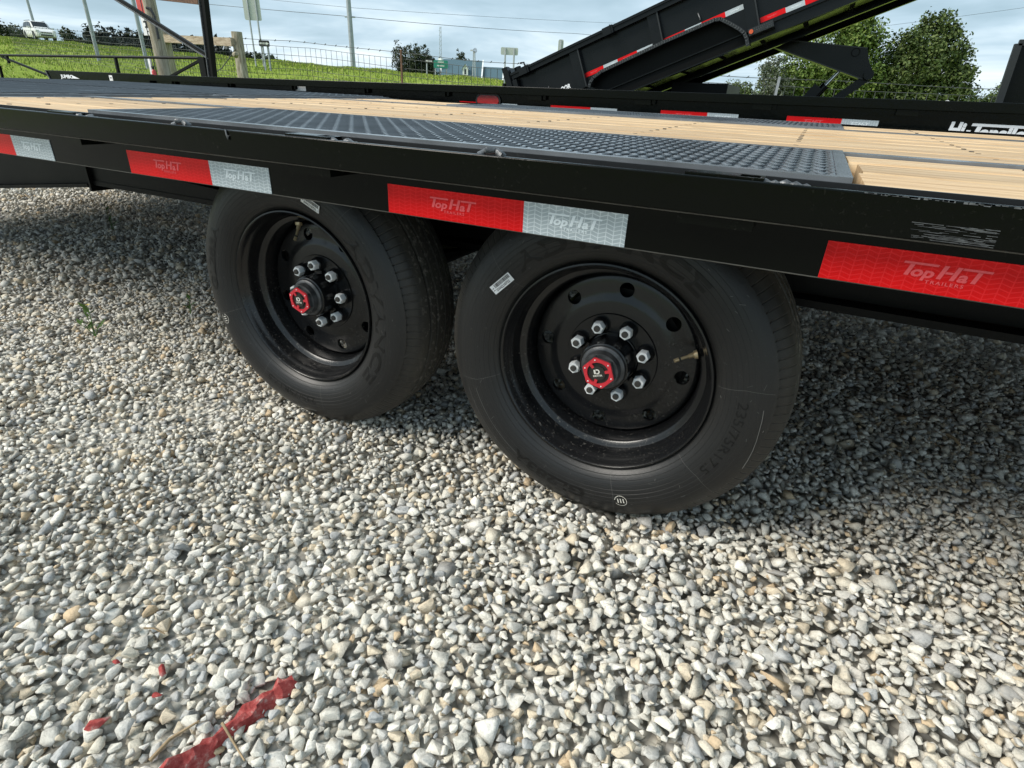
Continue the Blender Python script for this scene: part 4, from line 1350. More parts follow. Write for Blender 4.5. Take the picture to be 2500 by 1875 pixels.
v, f = text2d('Hi', .066, .055, .12); w1 = v[:, 0].max()
ht = MB(); HX = .905
flat_text((v, f), lambda x, y: (HX + x * .78, 2.7790, .808 + y), ht)
hx0 = HX + w1 * .78 + .010
ht.box(hx0 - .004, hx0 + .014, 2.7785, 2.7790, .832, .842)
ht.add([(hx0 + .010, 2.7789, .862), (hx0 + .235, 2.7789, .862), (hx0 + .237, 2.7789, .8745), (hx0 + .012, 2.7789, .8745)], [(0, 1, 2, 3)])
ht.add([(hx0 + .026, 2.7789, .808), (hx0 + .046, 2.7789, .808), (hx0 + .056, 2.7789, .8615), (hx0 + .036, 2.7789, .8615)], [(0, 1, 2, 3)])
v, f = text2d('ensile', .057, .05, .12)
flat_text((v, f), lambda x, y: (hx0 + .050 + x * 1.02, 2.7790, .808 + y), ht)
o_ = part('decal_lettering', ht, 'white_decal', fl2); o_['label'] = 'white Hi-Tensile lettering'
jt = MB(); v, f = text2d('JUMBO', .030, .04)
flat_text((v, f), lambda x, y: (-6.755 + x * 1.55, 2.7435, .846 + y), jt)
jt.add([(-6.56, 2.7437, .876), (-6.44, 2.7437, .846), (-6.56, 2.7437, .846)], [(0, 1, 2)])
o_ = part('decal_lettering', jt, 'white_decal', fl2); o_['label'] = 'white JUMBO lettering'
part('warning_label', MB().box(-5.955, -5.905, 2.7437, 2.7449, .845, .892, 0).box(-5.945, -5.915, 2.7432, 2.7436, .866, .874, 1), ['sign_white', 'decal_black'], fl2)
part('warning_label', MB().box(-3.585, -3.475, 2.7782, 2.7796, .850, .893), 'sign_white', fl2)
for wx in (-2.3, -1.44):
    for yy, fp in ((3.0, False), (4.98, True)):
        wheel(fl2, wx, yy, HC, .3, .2, 1.0, .4, None, False, fp)

# black panel standing at the right
bp = thing('steel_headboard', 'tall flat black steel panel standing behind the Hi-Tensile rail at the right', 'steel panel', (1.9, 3.6, .9))
pb = MB().prism([(1.245, .87), (1.222, 1.285), (1.236, 1.302), (2.7, 1.33), (2.7, .87)], lambda u_, v_, d_: (u_, d_, v_), 3.62, 3.66)
part('sheet', pb, 'black_paint', bp)
part('edge_frame', MB().bar((1.243, 3.60, .87), (1.222, 3.60, 1.29), .035, .03).bar((1.222, 3.60, 1.295), (2.7, 3.60, 1.325), .03, .03), 'black_deck', bp)
part('post', MB().bar((1.30, 3.64, .87), (1.283, 3.64, 1.25), .012, .03), 'black_deck', bp)

# ------------------------------------------------------------------ dump trailer with its bed raised
dt = thing('dump_trailer', 'black dump trailer with its long bed tipped up at an angle', 'dump trailer', (-1.0, 7.2, 0))
TH_ = math.radians(22.2); ct, st_ = math.cos(TH_), math.sin(TH_)


def D(s, h_, y):
    return (-3.31 + s * ct - h_ * st_, y, 1.0 + s * st_ + h_ * ct)


def dbox(mb, s0, s1, h0, h1, y0, y1, m=0):
    return mb.prism([(s0, h0), (s1, h0), (s1, h1), (s0, h1)], D, y0, y1, m)


S1 = 4.7
part('side_wall', dbox(MB(), .03, S1, -.49, .06, 6.225, 6.24), 'dump_black', dt)
part('side_wall', dbox(MB(), .03, S1, -.49, .06, 8.10, 8.115), 'dump_black', dt)
part('top_rail', dbox(dbox(MB(), .04, S1, .055, .112, 6.15, 6.26), .04, S1, .098, .124, 6.135, 6.15), 'dump_black', dt)
part('top_rail', dbox(MB(), .04, S1, .055, .122, 8.08, 8.19), 'dump_black', dt)
part('bed_floor', dbox(MB(), .03, S1, -.50, -.492, 6.24, 8.10), 'black_paint', dt)
part('bottom_rail', dbox(dbox(dbox(MB(), .03, S1, -.60, -.588, 6.16, 6.25), .03, S1, -.588, -.49, 6.20, 6.212), .03, S1, -.492, -.482, 6.165, 6.225), 'dump_black', dt)
part('bottom_rail', dbox(MB(), .03, S1, -.60, -.49, 8.08, 8.16), 'black_paint', dt)
for s0, s1 in ((.165, .30), (1.287, 1.41), (2.60, 2.72), (3.9, 4.02)):
    c_ = part('rail_collar', dbox(dbox(MB(), s0, s1, .048, .130, 6.122, 6.27), s1 - .03, s1 - .022, .046, .136, 6.115, 6.275), 'dump_black', dt)
for s0 in (.83, 1.785, 2.742, 3.70):
    b0 = -.36 if s0 < 1 else (-.24 if s0 < 2 else -.485)
    part('side_rib', MB().prism([(s0, b0), (s0 + .11, b0), (s0 + .11, .055), (s0, .055)], lambda u_, v_, d_: D(u_, v_, d_), 6.175, 6.226), 'dump_black', dt)
    part('rib_flange', dbox(MB(), s0 + .108, s0 + .122, b0, .056, 6.160, 6.228), 'black_deck', dt)
tg = MB(); dbox(tg, -.05, .0, -.60, .215, 6.13, 8.2)
part('tailgate', tg, 'dump_black', dt)
part('tail_post', dbox(dbox(MB(), .002, .03, -.60, .21, 6.12, 6.2), .03, .10, -.60, .04, 6.14, 6.20), 'dump_black', dt)
lk = MB().tube([D(.09, .06, 6.3), D(.09, .19, 6.3)], .045, 12).tube([D(.20, .10, 6.28), D(.20, .205, 6.28), D(.15, .215, 6.28)], .010, 8)
part('latch', lk, 'dump_black', dt, 50)
part('latch', MB().tube([D(-.06, -.02, 6.2), D(-.10, -.02, 6.2), D(-.10, -.10, 6.2)], .012, 8).box(*(-3.43, -3.40), 6.15, 6.25, .98, 1.02), 'dump_black', dt, 50)
# tapes
for s0, s1, h0, m_ in ((.946, 1.18, -.258, 0), (1.18, 1.357, -.258, 1), (1.357, 1.594, -.258, 0), (1.594, 1.778, -.258, 1), (1.908, 2.138, -.260, 0), (2.138, 2.314, -.260, 1), (2.314, 2.558, -.260, 0), (2.558, 2.738, -.260, 1),
                       (2.872, 3.109, -.448, 0), (3.109, 3.284, -.452, 1), (3.284, 3.53, -.455, 0), (3.53, 3.69, -.457, 1)):
    t_ = part('white_tape' if m_ else 'red_tape', dbox(MB(), s0, s1, h0, h0 + .048, 6.2235, 6.2248), 'tape_white' if m_ else 'tape_red', dt)
    v, f = tophat2d(.011)
    part('lettering', flat_text((v, f), lambda x, y: D(s0 + (s1 - s0) * .25 + x * 2.2, h0 + .020 + y, 6.2228), MB()), 'tape_letter_white' if m_ else 'tape_letter_red', t_)
# fender with tread-plate lip
fp = [(0.998, -0.388), (1.029, -0.342), (1.08, -0.304), (1.193, -0.276), (1.929, -0.255), (2.47, -0.255), (2.534, -0.272), (2.616, -0.351), (2.696, -0.436), (2.736, -0.493), (2.751, -0.556), (2.75, -0.63)]
fm = MB()
for (a, b_), (c_, d_) in zip(fp[:-1], fp[1:]):
    e = Vector((c_ - a, d_ - b_)).normalized(); nn_ = Vector((e.y, -e.x)) * .034
    fm.prism([(a, b_), (c_, d_), (c_ + nn_.x, d_ + nn_.y), (a + nn_.x, b_ + nn_.y)], D, 6.03, 6.036)
    fm.prism([(a, b_), (c_, d_), (c_ + nn_.x * .15, d_ + nn_.y * .15), (a + nn_.x * .15, b_ + nn_.y * .15)], D, 6.036, 6.224)
fen = part('fender', fm, 'black_deck', dt)
tk = MB()
for (a, b_), (c_, d_) in zip(fp[:-1], fp[1:]):
    L = math.hypot(c_ - a, d_ - b_); e = Vector((c_ - a, d_ - b_)) / L; nn_ = Vector((e.y, -e.x))
    k_ = max(1, int(L / .028))
    for i in range(k_):
        for w_, sg in ((.010, 1), (.024, -1)):
            p0 = Vector((a, b_)) + e * (i + .5) * L / k_ + nn_ * w_
            q = [p0 + (e + nn_ * .7 * sg) * .0085, p0 + (nn_ - e * .4 * sg) * .003, p0 - (e + nn_ * .7 * sg) * .0085, p0 - (nn_ - e * .4 * sg) * .003]
            tk.prism([(z_.x, z_.y) for z_ in q], D, 6.0265, 6.030)
part('tread_pattern', tk, 'scraped_steel', fen, kind='stuff')
part('fender_lining', MB().prism([(.99, -.58), (1.06, -.32), (1.16, -.285), (1.9, -.262), (2.45, -.262), (2.55, -.30), (2.70, -.49), (2.70, -.60)], D, 6.195, 6.199), 'black_frame', dt)
stp = part('step_plate', dbox(MB(), 2.760, 2.995, -.549, -.487, 6.02, 6.2), 'black_deck', dt)
tk = MB()
for i in range(9):
    for w_, sg in ((-.503, 1), (-.518, -1), (-.533, 1)):
        s0 = 2.822 + i * .019
        tk.prism([(s0 - .007, w_ - .004 * sg), (s0, w_ + .0025), (s0 + .007, w_ + .004 * sg), (s0, w_ - .0025)], D, 6.0165, 6.020)
part('tread_pattern', tk, 'scraped_steel', stp, kind='stuff')
part('marker_lamp', MB().prism([(2.787 + .020 * math.cos(2 * PI * k / 18), -.517 + .020 * math.sin(2 * PI * k / 18)) for k in range(18)], D, 6.008, 6.02), 'amber_lens', dt)
for s0 in np.arange(.3, 4.6, .42):
    part('bed_crossmember', dbox(MB(), s0, s0 + .05, -.585, -.50, 6.213, 8.08), 'black_paint', dt)
for yy in (6.75, 7.55):
    part('bed_beam', dbox(MB(), .1, S1, -.66, -.588, yy, yy + .07), 'black_paint', dt)
v, f = text2d('OOR', .045, .05, .2)
part('decal_lettering', flat_text((v, f), lambda x, y: D(.60 + x * .9, -.290 + y, 6.2240), MB()), 'white_decal', dt)
hk = MB().tube([D(.46, -.18, 6.222), D(.47, -.20, 6.19), D(.475, -.235, 6.19)], .007, 6)
part('tie_hook', hk, 'scraped_steel', dt, 50)
part('tie_hook', MB().tube([D(2.30, -.12, 6.222), D(2.31, -.15, 6.19), D(2.315, -.19, 6.19)], .007, 6), 'scraped_steel', dt, 50)
for yy in (7.10, 7.34):
    part('hoist_plate', MB().prism([(-.345, 1.60), (.588, 1.523), (.630, 1.42), (.695, 1.310), (.660, 1.245), (.621, 1.228), (-.39, 1.535)], lambda u_, v_, d_: (u_, d_, v_), yy, yy + .02), 'dump_black', dt)
part('hoist_rim', MB().bar((-.39, 7.22, 1.532), (.625, 7.22, 1.226), .26, .012).bar((-.345, 7.22, 1.602), (.588, 7.22, 1.525), .26, .012), 'black_deck', dt)
pin = MB()
for k in range(24):
    t0, t1 = 2 * PI * k / 24, 2 * PI * (k + 1) / 24
    pin.add([(.483 + r_ * math.cos(t), 7.094, 1.484 + r_ * math.sin(t)) for t, r_ in ((t0, .035), (t1, .035), (t1, .045), (t0, .045))] + [(.483 + r_ * math.cos(t), 7.0995, 1.484 + r_ * math.sin(t)) for t, r_ in ((t0, .035), (t1, .035), (t1, .045), (t0, .045))], [(0, 1, 2, 3), (0, 4, 5, 1), (2, 6, 7, 3)])
part('pin_boss', pin, 'black_frame', dt)
part('hoist_arm', MB().bar((.05, 7.22, .70), (.690, 7.22, 1.262), .16, .085), 'dump_black', dt)
part('hoist_pin', MB().tube([(.672, 7.02, 1.268), (.672, 7.42, 1.268)], .050, 14), 'dump_black', dt, 50)
part('cylinder_rod', MB().tube([(.372, 7.22, 1.30), (.268, 7.22, 1.152)], .020, 12), 'chrome', dt, 50)
part('cylinder_barrel', MB().tube([(.27, 7.22, 1.155), (.02, 7.22, .80)], .046, 14).bar((.20, 7.22, 1.14), (.05, 7.22, .92), .13, .11), 'dump_black', dt, 50)
part('subframe', MB().box(-3.2, 3.9, 6.5, 6.6, .62, .80).box(-3.2, 3.9, 7.7, 7.8, .62, .80).box(-3.0, -2.9, 6.6, 7.7, .62, .78).box(3.7, 3.8, 6.6, 7.7, .62, .78).box(.0, .1, 6.6, 7.7, .62, .78), 'black_frame', dt)
part('pump_box', MB().box(-1.4, -.75, 6.7, 7.9, .8, 1.12), 'black_frame', dt)
for wx in (-1.5, -.64):
    for yy, fp_ in ((6.25, False), (8.0, True)):
        wheel(dt, wx, yy, HC, .3, .2, 1.0, .4, None, False, fp_)

# ------------------------------------------------------------------ utility trailer with a tall gate (left)
ut = thing('utility_trailer', 'low black utility trailer with thin pipe rails and a tall braced ramp gate', 'trailer', (-11.5, 6.4, 0))
yu = 5.9
part('top_rail', MB().tube([(-15.2, yu, 1.128), (-8.62, yu, 1.188)], .021, 8), 'black_frame', ut, 60)
for a, b_ in (((-14.55, yu, .95), (-14.62, yu, .50)), ((-10.802, yu, 1.165), (-10.83, yu, .45)), ((-14.18, yu, 1.14), (-14.17, yu, 1.0))):
    part('rail_post', MB().bar(a, b_, .04), 'black_frame', ut)
part('rail_brace', MB().bar((-14.38, yu, 1.113), (-12.2, yu, .68), .035), 'black_frame', ut)
part('rail_brace', MB().bar((-8.63, yu, 1.172), (-9.9, yu, .77), .035), 'black_frame', ut)
part('corner_post', MB().box(-8.66, -8.53, yu - .05, yu + .05, .45, 1.20), 'black_frame', ut)
gt = link('ramp_gate', None, ut, (3.1, -.5, 0)); gt.empty_display_size = .1
part('gate_upright', MB().bar((-8.475, yu, .45), (-8.275, yu, 2.6), .07, .085), 'black_frame', gt)
part('gate_flange', MB().bar((-8.515, yu - .045, .45), (-8.345, yu - .045, 2.6), .012, .035), 'scraped_steel', gt)
part('gate_brace', MB().bar((-8.43, yu, 1.205), (-11.0, yu, 2.25), .05, .055), 'black_frame', gt)
part('gate_brace_flange', MB().bar((-8.43, yu - .04, 1.180), (-11.0, yu - .04, 2.225), .012, .022), 'scraped_steel', gt)
part('gate_plank', MB().bar((-8.44, yu, 1.925), (-10.2, yu, 2.065), .09, .075), 'rust_steel', gt)
part('deck_frame', MB().box(-15.2, -8.5, 5.86, 7.6, .42, .50), 'black_frame', ut)
for wx in (-12.2, -11.34):
    wheel(ut, wx, 5.7, HC, .3, .2, 1.0, .4, None, False)
    wheel(ut, wx, 7.75, HC, .3, .2, 1.0, .4, None, False, True)


# ------------------------------------------------------------------ posts, fence, signs
def post(mb, p0, p1, r0, r1, n_=14, segs=10, seed=0):
    rq = random.Random(seed); o0 = len(mb.v)
    p0, p1 = Vector(p0), Vector(p1); ph = [rq.uniform(0, 6) for _ in range(3)]
    for i in range(segs + 1):
        t = i / segs; c = p0.lerp(p1, t) + Vector((.012 * math.sin(3 * t + ph[0]), .012 * math.sin(2.3 * t + ph[1]), 0)); r = r0 + (r1 - r0) * t
        for k in range(n_):
            a = 2 * PI * k / n_
            q = r * (1 + .05 * math.sin(3 * a + ph[2] + 2 * t) + .025 * rq.uniform(-1, 1))
            mb.v.append((c.x + q * math.cos(a), c.y + q * math.sin(a), c.z))
    for i in range(segs):
        for k in range(n_):
            k2 = (k + 1) % n_
            mb.f.append((o0 + i * n_ + k, o0 + i * n_ + k2, o0 + (i + 1) * n_ + k2, o0 + (i + 1) * n_ + k)); mb.m.append(0)
    mb.f.append(tuple(o0 + segs * n_ + k for k in range(n_))); mb.m.append(0)
    return mb


pole = thing('timber_pole', 'thick weathered grey timber pole standing behind the pipe rail trailer', 'pole', (-10.87, 6.75, 0))
part('shaft', post(MB(), (-10.80, 6.75, 0), (-10.93, 6.76, 6.5), .112, .095, 18, 20, 4), 'grey_wood', pole, 50)
part('cable', MB().tube([(-10.79, 6.60, .2), (-10.82, 6.605, 1.2), (-10.84, 6.61, 2.0), (-10.87, 6.62, 5)], .008, 6), 'cable_black', pole, 60)
part('hose', MB().tube([(-10.70, 6.70, 1.5), (-10.685, 6.70, 1.85), (-10.74, 6.69, 1.96), (-10.80, 6.66, 1.97)], .022, 8), 'cable_black', pole, 60)
part('white_strip', MB().box(-10.985, -10.93, 6.60, 6.63, .2, 1.22), 'sign_white', pole)
rb = thing('fire_extinguisher', 'small red bottle with black valve hanging low on the timber pole', 'bottle', (-10.80, 6.56, .88))
part('bottle', MB().tube([(-10.80, 6.545, .80), (-10.80, 6.545, .98), (-10.80, 6.545, 1.01)], [.036, .036, .02], 12), 'red_plastic', rb, 50)
part('valve', MB().tube([(-10.80, 6.545, 1.01), (-10.80, 6.545, 1.05)], [.018, .022], 8).bar((-10.83, 6.54, 1.05), (-10.77, 6.54, 1.06), .02), 'rubber_black', rb)

br = thing('fence_brace', 'weathered timber brace of two fence posts and a crossbar beside the wire fence', 'fence', (-13.6, 9.9, .3))
zb = float(terr(-12.1, 9.55))
part('post', post(MB(), (-12.05, 9.58, zb - .2), (-12.23, 9.76, 1.90), .128, .118, 16, 12, 8), 'grey_wood', br, 50)
part('post', post(MB(), (-15.25, 10.12, .0), (-15.28, 10.14, 2.0), .14, .13, 16, 12, 9), 'grey_wood', br, 50)
part('crossbar', MB().bar((-15.25, 10.10, 1.775), (-12.22, 9.64, 1.680), .16, .17), 'rail_wood', br)
part('knot', MB().tube([(-12.08, 9.50, 1.42), (-11.98, 9.44, 1.44)], [.07, .035], 8), 'grey_wood', br, 50)
part('tension_wire', MB().tube([(-12.15, 9.60, 1.55), (-12.9, 9.75, 1.15), (-15.2, 10.1, .45)], .012, 5), 'wire_steel', br, 60)

# woven wire fence
fx = [(-30, 13.9), (-23, 12.9), (-17.4, 11.2), (-14.8, 10.55), (-12.2, 9.75), (-11.0, 10.6), (-6.5, 10.67), (-.8, 10.43), (2.54, 11.35), (8, 12.2)]
ft = {-30: 2.35, -23: 2.05, -17.4: 1.84, -14.8: 1.72, -12.2: 1.66, -11.0: 1.66, -6.5: 1.37, -.8: 1.22, 2.54: 1.20, 8: 1.2}
fen_t = thing('wire_fence', 'woven wire stock fence with a barbed top strand along the foot of the bank', 'fence', (-5, 10.6, .3))


def fpt(s):
    i = min(int(s), len(fx) - 2); t = s - i
    a, b_ = fx[i], fx[i + 1]
    return a[0] + (b_[0] - a[0]) * t, a[1] + (b_[1] - a[1]) * t, ft[a[0]] + (ft[b_[0]] - ft[a[0]]) * t


fw_ = MB(); sarr = []
for i in range(len(fx) - 1):
    L = math.hypot(fx[i + 1][0] - fx[i][0], fx[i + 1][1] - fx[i][1]); k_ = max(2, int(L / .155))
    sarr += [i + j / k_ for j in range(k_)]
for s_ in sarr:
    x, y, z = fpt(s_)
    fw_.tube([(x, y, z), (x + .006 * math.sin(s_ * 40), y, z - .55), (x, y, z - 1.1)], .0054, 4, cap=False)
for dzz in (0, -.17, -.32, -.46, -.58, -.69, -.79, -.88):
    fw_.tube([(fpt(s_)[0], fpt(s_)[1], fpt(s_)[2] + dzz + .006 * math.sin(s_ * 9 + dzz * 9)) for s_ in sarr[::3]], .0046, 4, cap=False)
part('wire_mesh', fw_, 'wire_steel', fen_t, kind='stuff')
bw = MB().tube([(fpt(s_)[0], fpt(s_)[1], fpt(s_)[2] + .115 + .008 * math.sin(s_ * 7)) for s_ in sarr[::3]], .0050, 4, cap=False)
for s_ in sarr[1::2]:
    x, y, z = fpt(s_)
    bw.bar((x - .02, y, z + .10), (x + .02, y, z + .13), .012)
part('barbed_wire', bw, 'wire_steel', fen_t)
for x, y, z, m_ in ((-8.25, 10.62, 1.66, 'rust_steel'), (-3.6, 10.55, 1.5, 'wire_steel'), (-.46, 10.46, 1.36, 'galvanised'), (4.6, 11.7, 1.4, 'wire_steel')):
    part('fence_post', MB().bar((x, y, .0), (x, y, z), .04, .03), m_, fen_t)


def gz(x, y):
    return float(terr(x, y))


def sign(name, label, loc, w, h_, ztop, face, posts, cat='sign', yaw=0.0, parts=None, back='sign_back', th=.03, group=None):
    x, y = loc
    t = thing(name, label, cat, (x, y, gz(x, y)), group)
    c, s_ = math.cos(yaw), math.sin(yaw)
    P = lambda u_, d_, z: (x + u_ * c - d_ * s_, y + u_ * s_ + d_ * c, z)
    pan = MB(); rc = min(.08, h_ * .18)
    poly = []
    for (a, b_, t0) in ((w / 2 - rc, h_ / 2 - rc, 0), (-w / 2 + rc, h_ / 2 - rc, 90), (-w / 2 + rc, -h_ / 2 + rc, 180), (w / 2 - rc, -h_ / 2 + rc, 270)):
        for k in range(4):
            q = math.radians(t0 + 30 * k); poly.append((a + rc * math.cos(q), b_ + rc * math.sin(q)))
    pan.prism(poly, lambda u_, v_, d_: P(u_, d_, ztop - h_ / 2 + v_), -th / 2, th / 2)
    part('panel', pan, back, t)
    for u_ in posts:
        side = -.05 if back == 'sign_back' else .05
        part('sign_post', MB().bar(P(u_, side, gz(x, y) - .2), P(u_, side, ztop - .03), .07, .06), 'galvanised', t)
    if parts:
        for nm, mb_, mt in parts(P, ztop):
            part(nm, mb_, mt, t)
    return t


sign('road_sign', 'blank pale back of a tall road sign on twin posts right of the timber brace', (-30.1, 26.54), .95, 2.2, 6.2, None, (-.20, .26), yaw=math.radians(26))
sign('road_sign', 'small blank road sign back on two posts left of the tipped dump bed', (-15.35, 30.0), .92, .35, 3.1, None, (-.22, .25), yaw=math.radians(26))
sign('road_sign', 'narrow pale sign showing just above the top rail of the dump bed', (-12.1, 29.2), .26, .75, 3.42, None, (0,), yaw=math.radians(26))


def ow(P, z, right=True):
    k = 1 if right else -1
    a = MB().prism([(-.24 * k, -.035), (.12 * k, -.035), (.12 * k, -.075), (.25 * k, 0), (.12 * k, .075), (.12 * k, .035), (-.24 * k, .035)], lambda u_, v_, d_: P(u_, d_, z - .14 + v_), -.024, -.018)
    v, f = text2d('ONE WAY', .045, .02)
    b_ = flat_text((v - np.array([v[:, 0].mean(), 0]), f), lambda u_, v_: P(u_ * .9 - .05 * k, -.026, z - .162 + v_), MB())
    return [('arrow', a, 'sign_white'), ('lettering', b_, 'decal_black')]


sign('one_way_sign', 'black one way sign with a white arrow pointing right', (-27.2, 24.4), .56, .28, 2.86, None, (-.12, .14), yaw=math.radians(26), parts=lambda P, z: ow(P, z, True), back='decal_black')
sign('one_way_sign', 'black one way sign with a white arrow pointing left beside the green sign', (-26.7, 39.3), .62, .26, 2.95, None, (-.18,), yaw=math.radians(20), parts=lambda P, z: ow(P, z, False), back='decal_black')


def hwy(P, z):
    r_ = []
    for dz_, w_ in ((-.10, .46), (-.36, .58)):
        mb = MB(); rq = random.Random(int(-dz_ * 100)); x = -w_ / 2
        while x < w_ / 2:
            q = rq.uniform(.03, .06); mb.prism([(x, -.05), (x + q * .7, -.05), (x + q * .7, rq.uniform(.01, .05)), (x, .04)], lambda u_, v_, d_: P(u_, d_, z + dz_ + v_ - .02), -.024, -.018); x += q
        r_.append(('lettering', mb, 'sign_white'))
    return r_


sign('road_sign', 'small green guide sign with white lettering in front of the blue roofed house', (-27.85, 42.7), 1.15, .55, 3.05, None, (-.45, .45), yaw=math.radians(24), parts=hwy, back='sign_green')

# red and white board behind the timber pole
rs = thing('notice_board', 'red and white sign on red footed posts half hidden by the timber pole', 'sign', (-11.9, 7.3, .2))
part('board', MB().box(-12.42, -12.0, 7.60, 7.64, 1.98, 2.6), 'sign_red', rs)
part('board', MB().box(-12.36, -12.0, 7.58, 7.62, 1.63, 1.975), 'sign_white', rs)
part('lettering', MB().box(-12.30, -12.16, 7.575, 7.5795, 1.85, 1.88).box(-12.28, -12.14, 7.575, 7.5795, 1.76, 1.785).box(-12.24, -12.20, 7.575, 7.5795, 1.69, 1.71).box(-12.22, -12.19, 7.575, 7.5795, 1.785, 1.85), 'decal_black', rs)
for x in (-12.26, -12.05):
    part('sign_post', MB().bar((x, 7.7, .2), (x, 7.7, 2.6), .035), 'rust_steel', rs)
    part('post_sleeve', MB().bar((x, 7.7, .75), (x, 7.7, 1.26), .06), 'red_plastic', rs)

# street poles
for (x, y, h_, r_, lab) in ((-77.0, 39.7, 14, .13, 'grey steel pole rising behind the white car'), (-35.3, 20.4, 8, .095, 'grey steel pole right of the white car'), (-30.7, 19.95, 8, .095, 'grey steel pole just left of the timber pole')):
    t = thing('sign_pole', lab, 'pole', (x, y, gz(x, y)))
    z0 = gz(x, y)
    part('shaft', MB().tube([(x, y, z0 - .2), (x - .02, y, z0 + h_)], [r_, r_ * .8], 10), 'galvanised', t, 60)
t = thing('utility_pole', 'tall pale steel utility pole carrying the overhead wires', 'pole', (-31.85, 36.9, gz(-31.85, 36.9)))
part('shaft', MB().tube([(-31.85, 36.9, 1.8), (-31.95, 37.0, 12)], [.19, .14], 12), 'galvanised', t, 60)
part('bracket', MB().tube([(-32.2, 36.8, 5.35), (-31.5, 37.1, 5.35)], .05, 8), 'galvanised', t, 60)


def campt(u_, v_, d_):
    q = np.array([(u_ - 1250) / 1373.57 * d_, -(v_ - 937.5) / 1373.57 * d_, -d_])
    return tuple(np.array(CAM) + Rc @ q)


# overhead wires, each strung between the poles it meets
def wire(name, pts, r_, lab):
    q = []
    for a, b_ in zip(pts[:-1], pts[1:]):
        a, b_ = Vector(a), Vector(b_)
        for k in range(8):
            t_ = k / 8
            p_ = a.lerp(b_, t_); p_.z -= 4 * .12 * t_ * (1 - t_); q.append(p_)
    q.append(Vector(pts[-1]))
    tag(part(name, MB().tube(q, r_, 5, cap=False), 'cable_black', None, 60), lab, 'wire')


wire('overhead_wire', [(-78.4, 40.6, 8.9), (-32.2, 36.8, 5.38), (-24.9, 64.5, 6.9), (-14, 96, 8.6), (18, 108, 13.6), (40, 112, 17.5)], .017, 'thin dark overhead wire running from the steel pole past the dump bed')
wire('overhead_wire', [(-58, 36, 8.2), (-31.6, 37.0, 5.9), (-16, 70, 8.2)], .010, 'upper overhead wire meeting the steel pole near the top of the view')

# lattice masts
def mast(lab, x, y, z0, z1, w, arm=None, lean=0.0):
    t = thing('lattice_mast', lab, 'mast', (x, y, z0))
    mb = MB(); k_ = 14
    for dx_, dy_ in ((-w, -w), (w, -w), (0, w)):
        mb.bar((x + dx_, y + dy_, z0), (x + dx_ * .6 + lean, y + dy_ * .6, z1), w * .22)
    part('legs', mb, 'galvanised', t)
    mb = MB()
    for i in range(k_):
        za, zb_ = z0 + (z1 - z0) * i / k_, z0 + (z1 - z0) * (i + 1) / k_
        l0, l1 = lean * i / k_, lean * (i + 1) / k_
        mb.bar((x - w + l0, y - w, za), (x + w * .9 + l1, y - w, zb_), w * .14).bar((x + w + l0, y - w, za), (x + l1, y + w, zb_), w * .14)
    part('lattice', mb, 'galvanised', t)
    if arm:
        part('antenna_arm', MB().bar((x - arm + lean * .8, y, z0 + (z1 - z0) * .62), (x + arm + lean * .8, y, z0 + (z1 - z0) * .60), w * .3), 'galvanised', t)
    return t


mast('tall thin grey lattice mast behind the house', -125, 194, 2, 20.6, .42)
mast('lattice antenna mast with a cross arm right of the big trees', 20.5, 132, 1, 10.3, .22, 1.5, .5)
t = thing('windmill', 'little metal windmill on a tower above the blue roof', 'windmill', (-72, 125, 2))
part('tower', MB().bar((-72.3, 125, 2), (-72.1, 125, 9.0), .18).bar((-71.5, 125, 2), (-71.8, 125, 9.0), .18), 'galvanised', t)
wb = MB()
for k in range(10):
    a = 2 * PI * k / 10
    wb.add([(-71.5 + r_ * math.cos(q), 124.6, 9.1 + r_ * math.sin(q)) for q, r_ in ((a, .08), (a + .1, .52), (a + .45, .52), (a + .3, .08))], [(0, 1, 2, 3)])
part('blades', wb, 'cable_black', t)
part('tail_vane', MB().box(-72.9, -72.2, 124.9, 124.95, 9.0, 9.3), 'galvanised', t)


# ------------------------------------------------------------------ car on the road
CARX, CARY = -74.0, 38.4
CARZ = float(terr(CARX, CARY)) + .02
car = thing('parked_car', 'white sport utility car on the road at the top of the grass bank', 'car', (CARX, CARY, CARZ))
yaw = math.radians(-14); pitch = math.radians(2)
cz, sz = math.cos(yaw), math.sin(yaw)


def cp(x, y, z):
    return (CARX + x * cz - y * sz, CARY + x * sz + y * cz, CARZ + z - x * .018)


def loft(secs, mats='car_white'):
    """secs: list of (x, [(y, z) ...]) with equal counts, closed at both ends."""
    mb = MB(); n_ = len(secs[0][1])
    for x, ring in secs:
        mb.v += [cp(x, y, z) for y, z in ring]
    for i in range(len(secs) - 1):
        for k in range(n_):
            k2 = (k + 1) % n_
            mb.f.append((i * n_ + k, i * n_ + k2, (i + 1) * n_ + k2, (i + 1) * n_ + k)); mb.m.append(0)
    mb.f.append(tuple(range(n_))); mb.m.append(0); mb.f.append(tuple((len(secs) - 1) * n_ + k for k in range(n_ - 1, -1, -1))); mb.m.append(0)
    return mb


def ringb(w, z0, z1, zs=None):
    zs = zs or (z0 + z1) / 2
    return [(-w * .93, z0), (-w, z0 + .12), (-w, zs), (-w * .95, z1), (-w * .6, z1 + .02), (w * .6, z1 + .02), (w * .95, z1), (w, zs), (w, z0 + .12), (w * .93, z0)]


body = loft([(-2.36, ringb(.72, .42, .92)), (-2.28, ringb(.85, .30, 1.02)), (-1.7, ringb(.91, .26, 1.06)), (-.5, ringb(.92, .25, 1.05)), (.75, ringb(.92, .25, 1.03)), (1.3, ringb(.91, .26, 1.00)), (1.9, ringb(.88, .27, .90)), (2.2, ringb(.82, .30, .80)), (2.34, ringb(.68, .36, .66))])
part('body', body, 'car_white', car, 40)


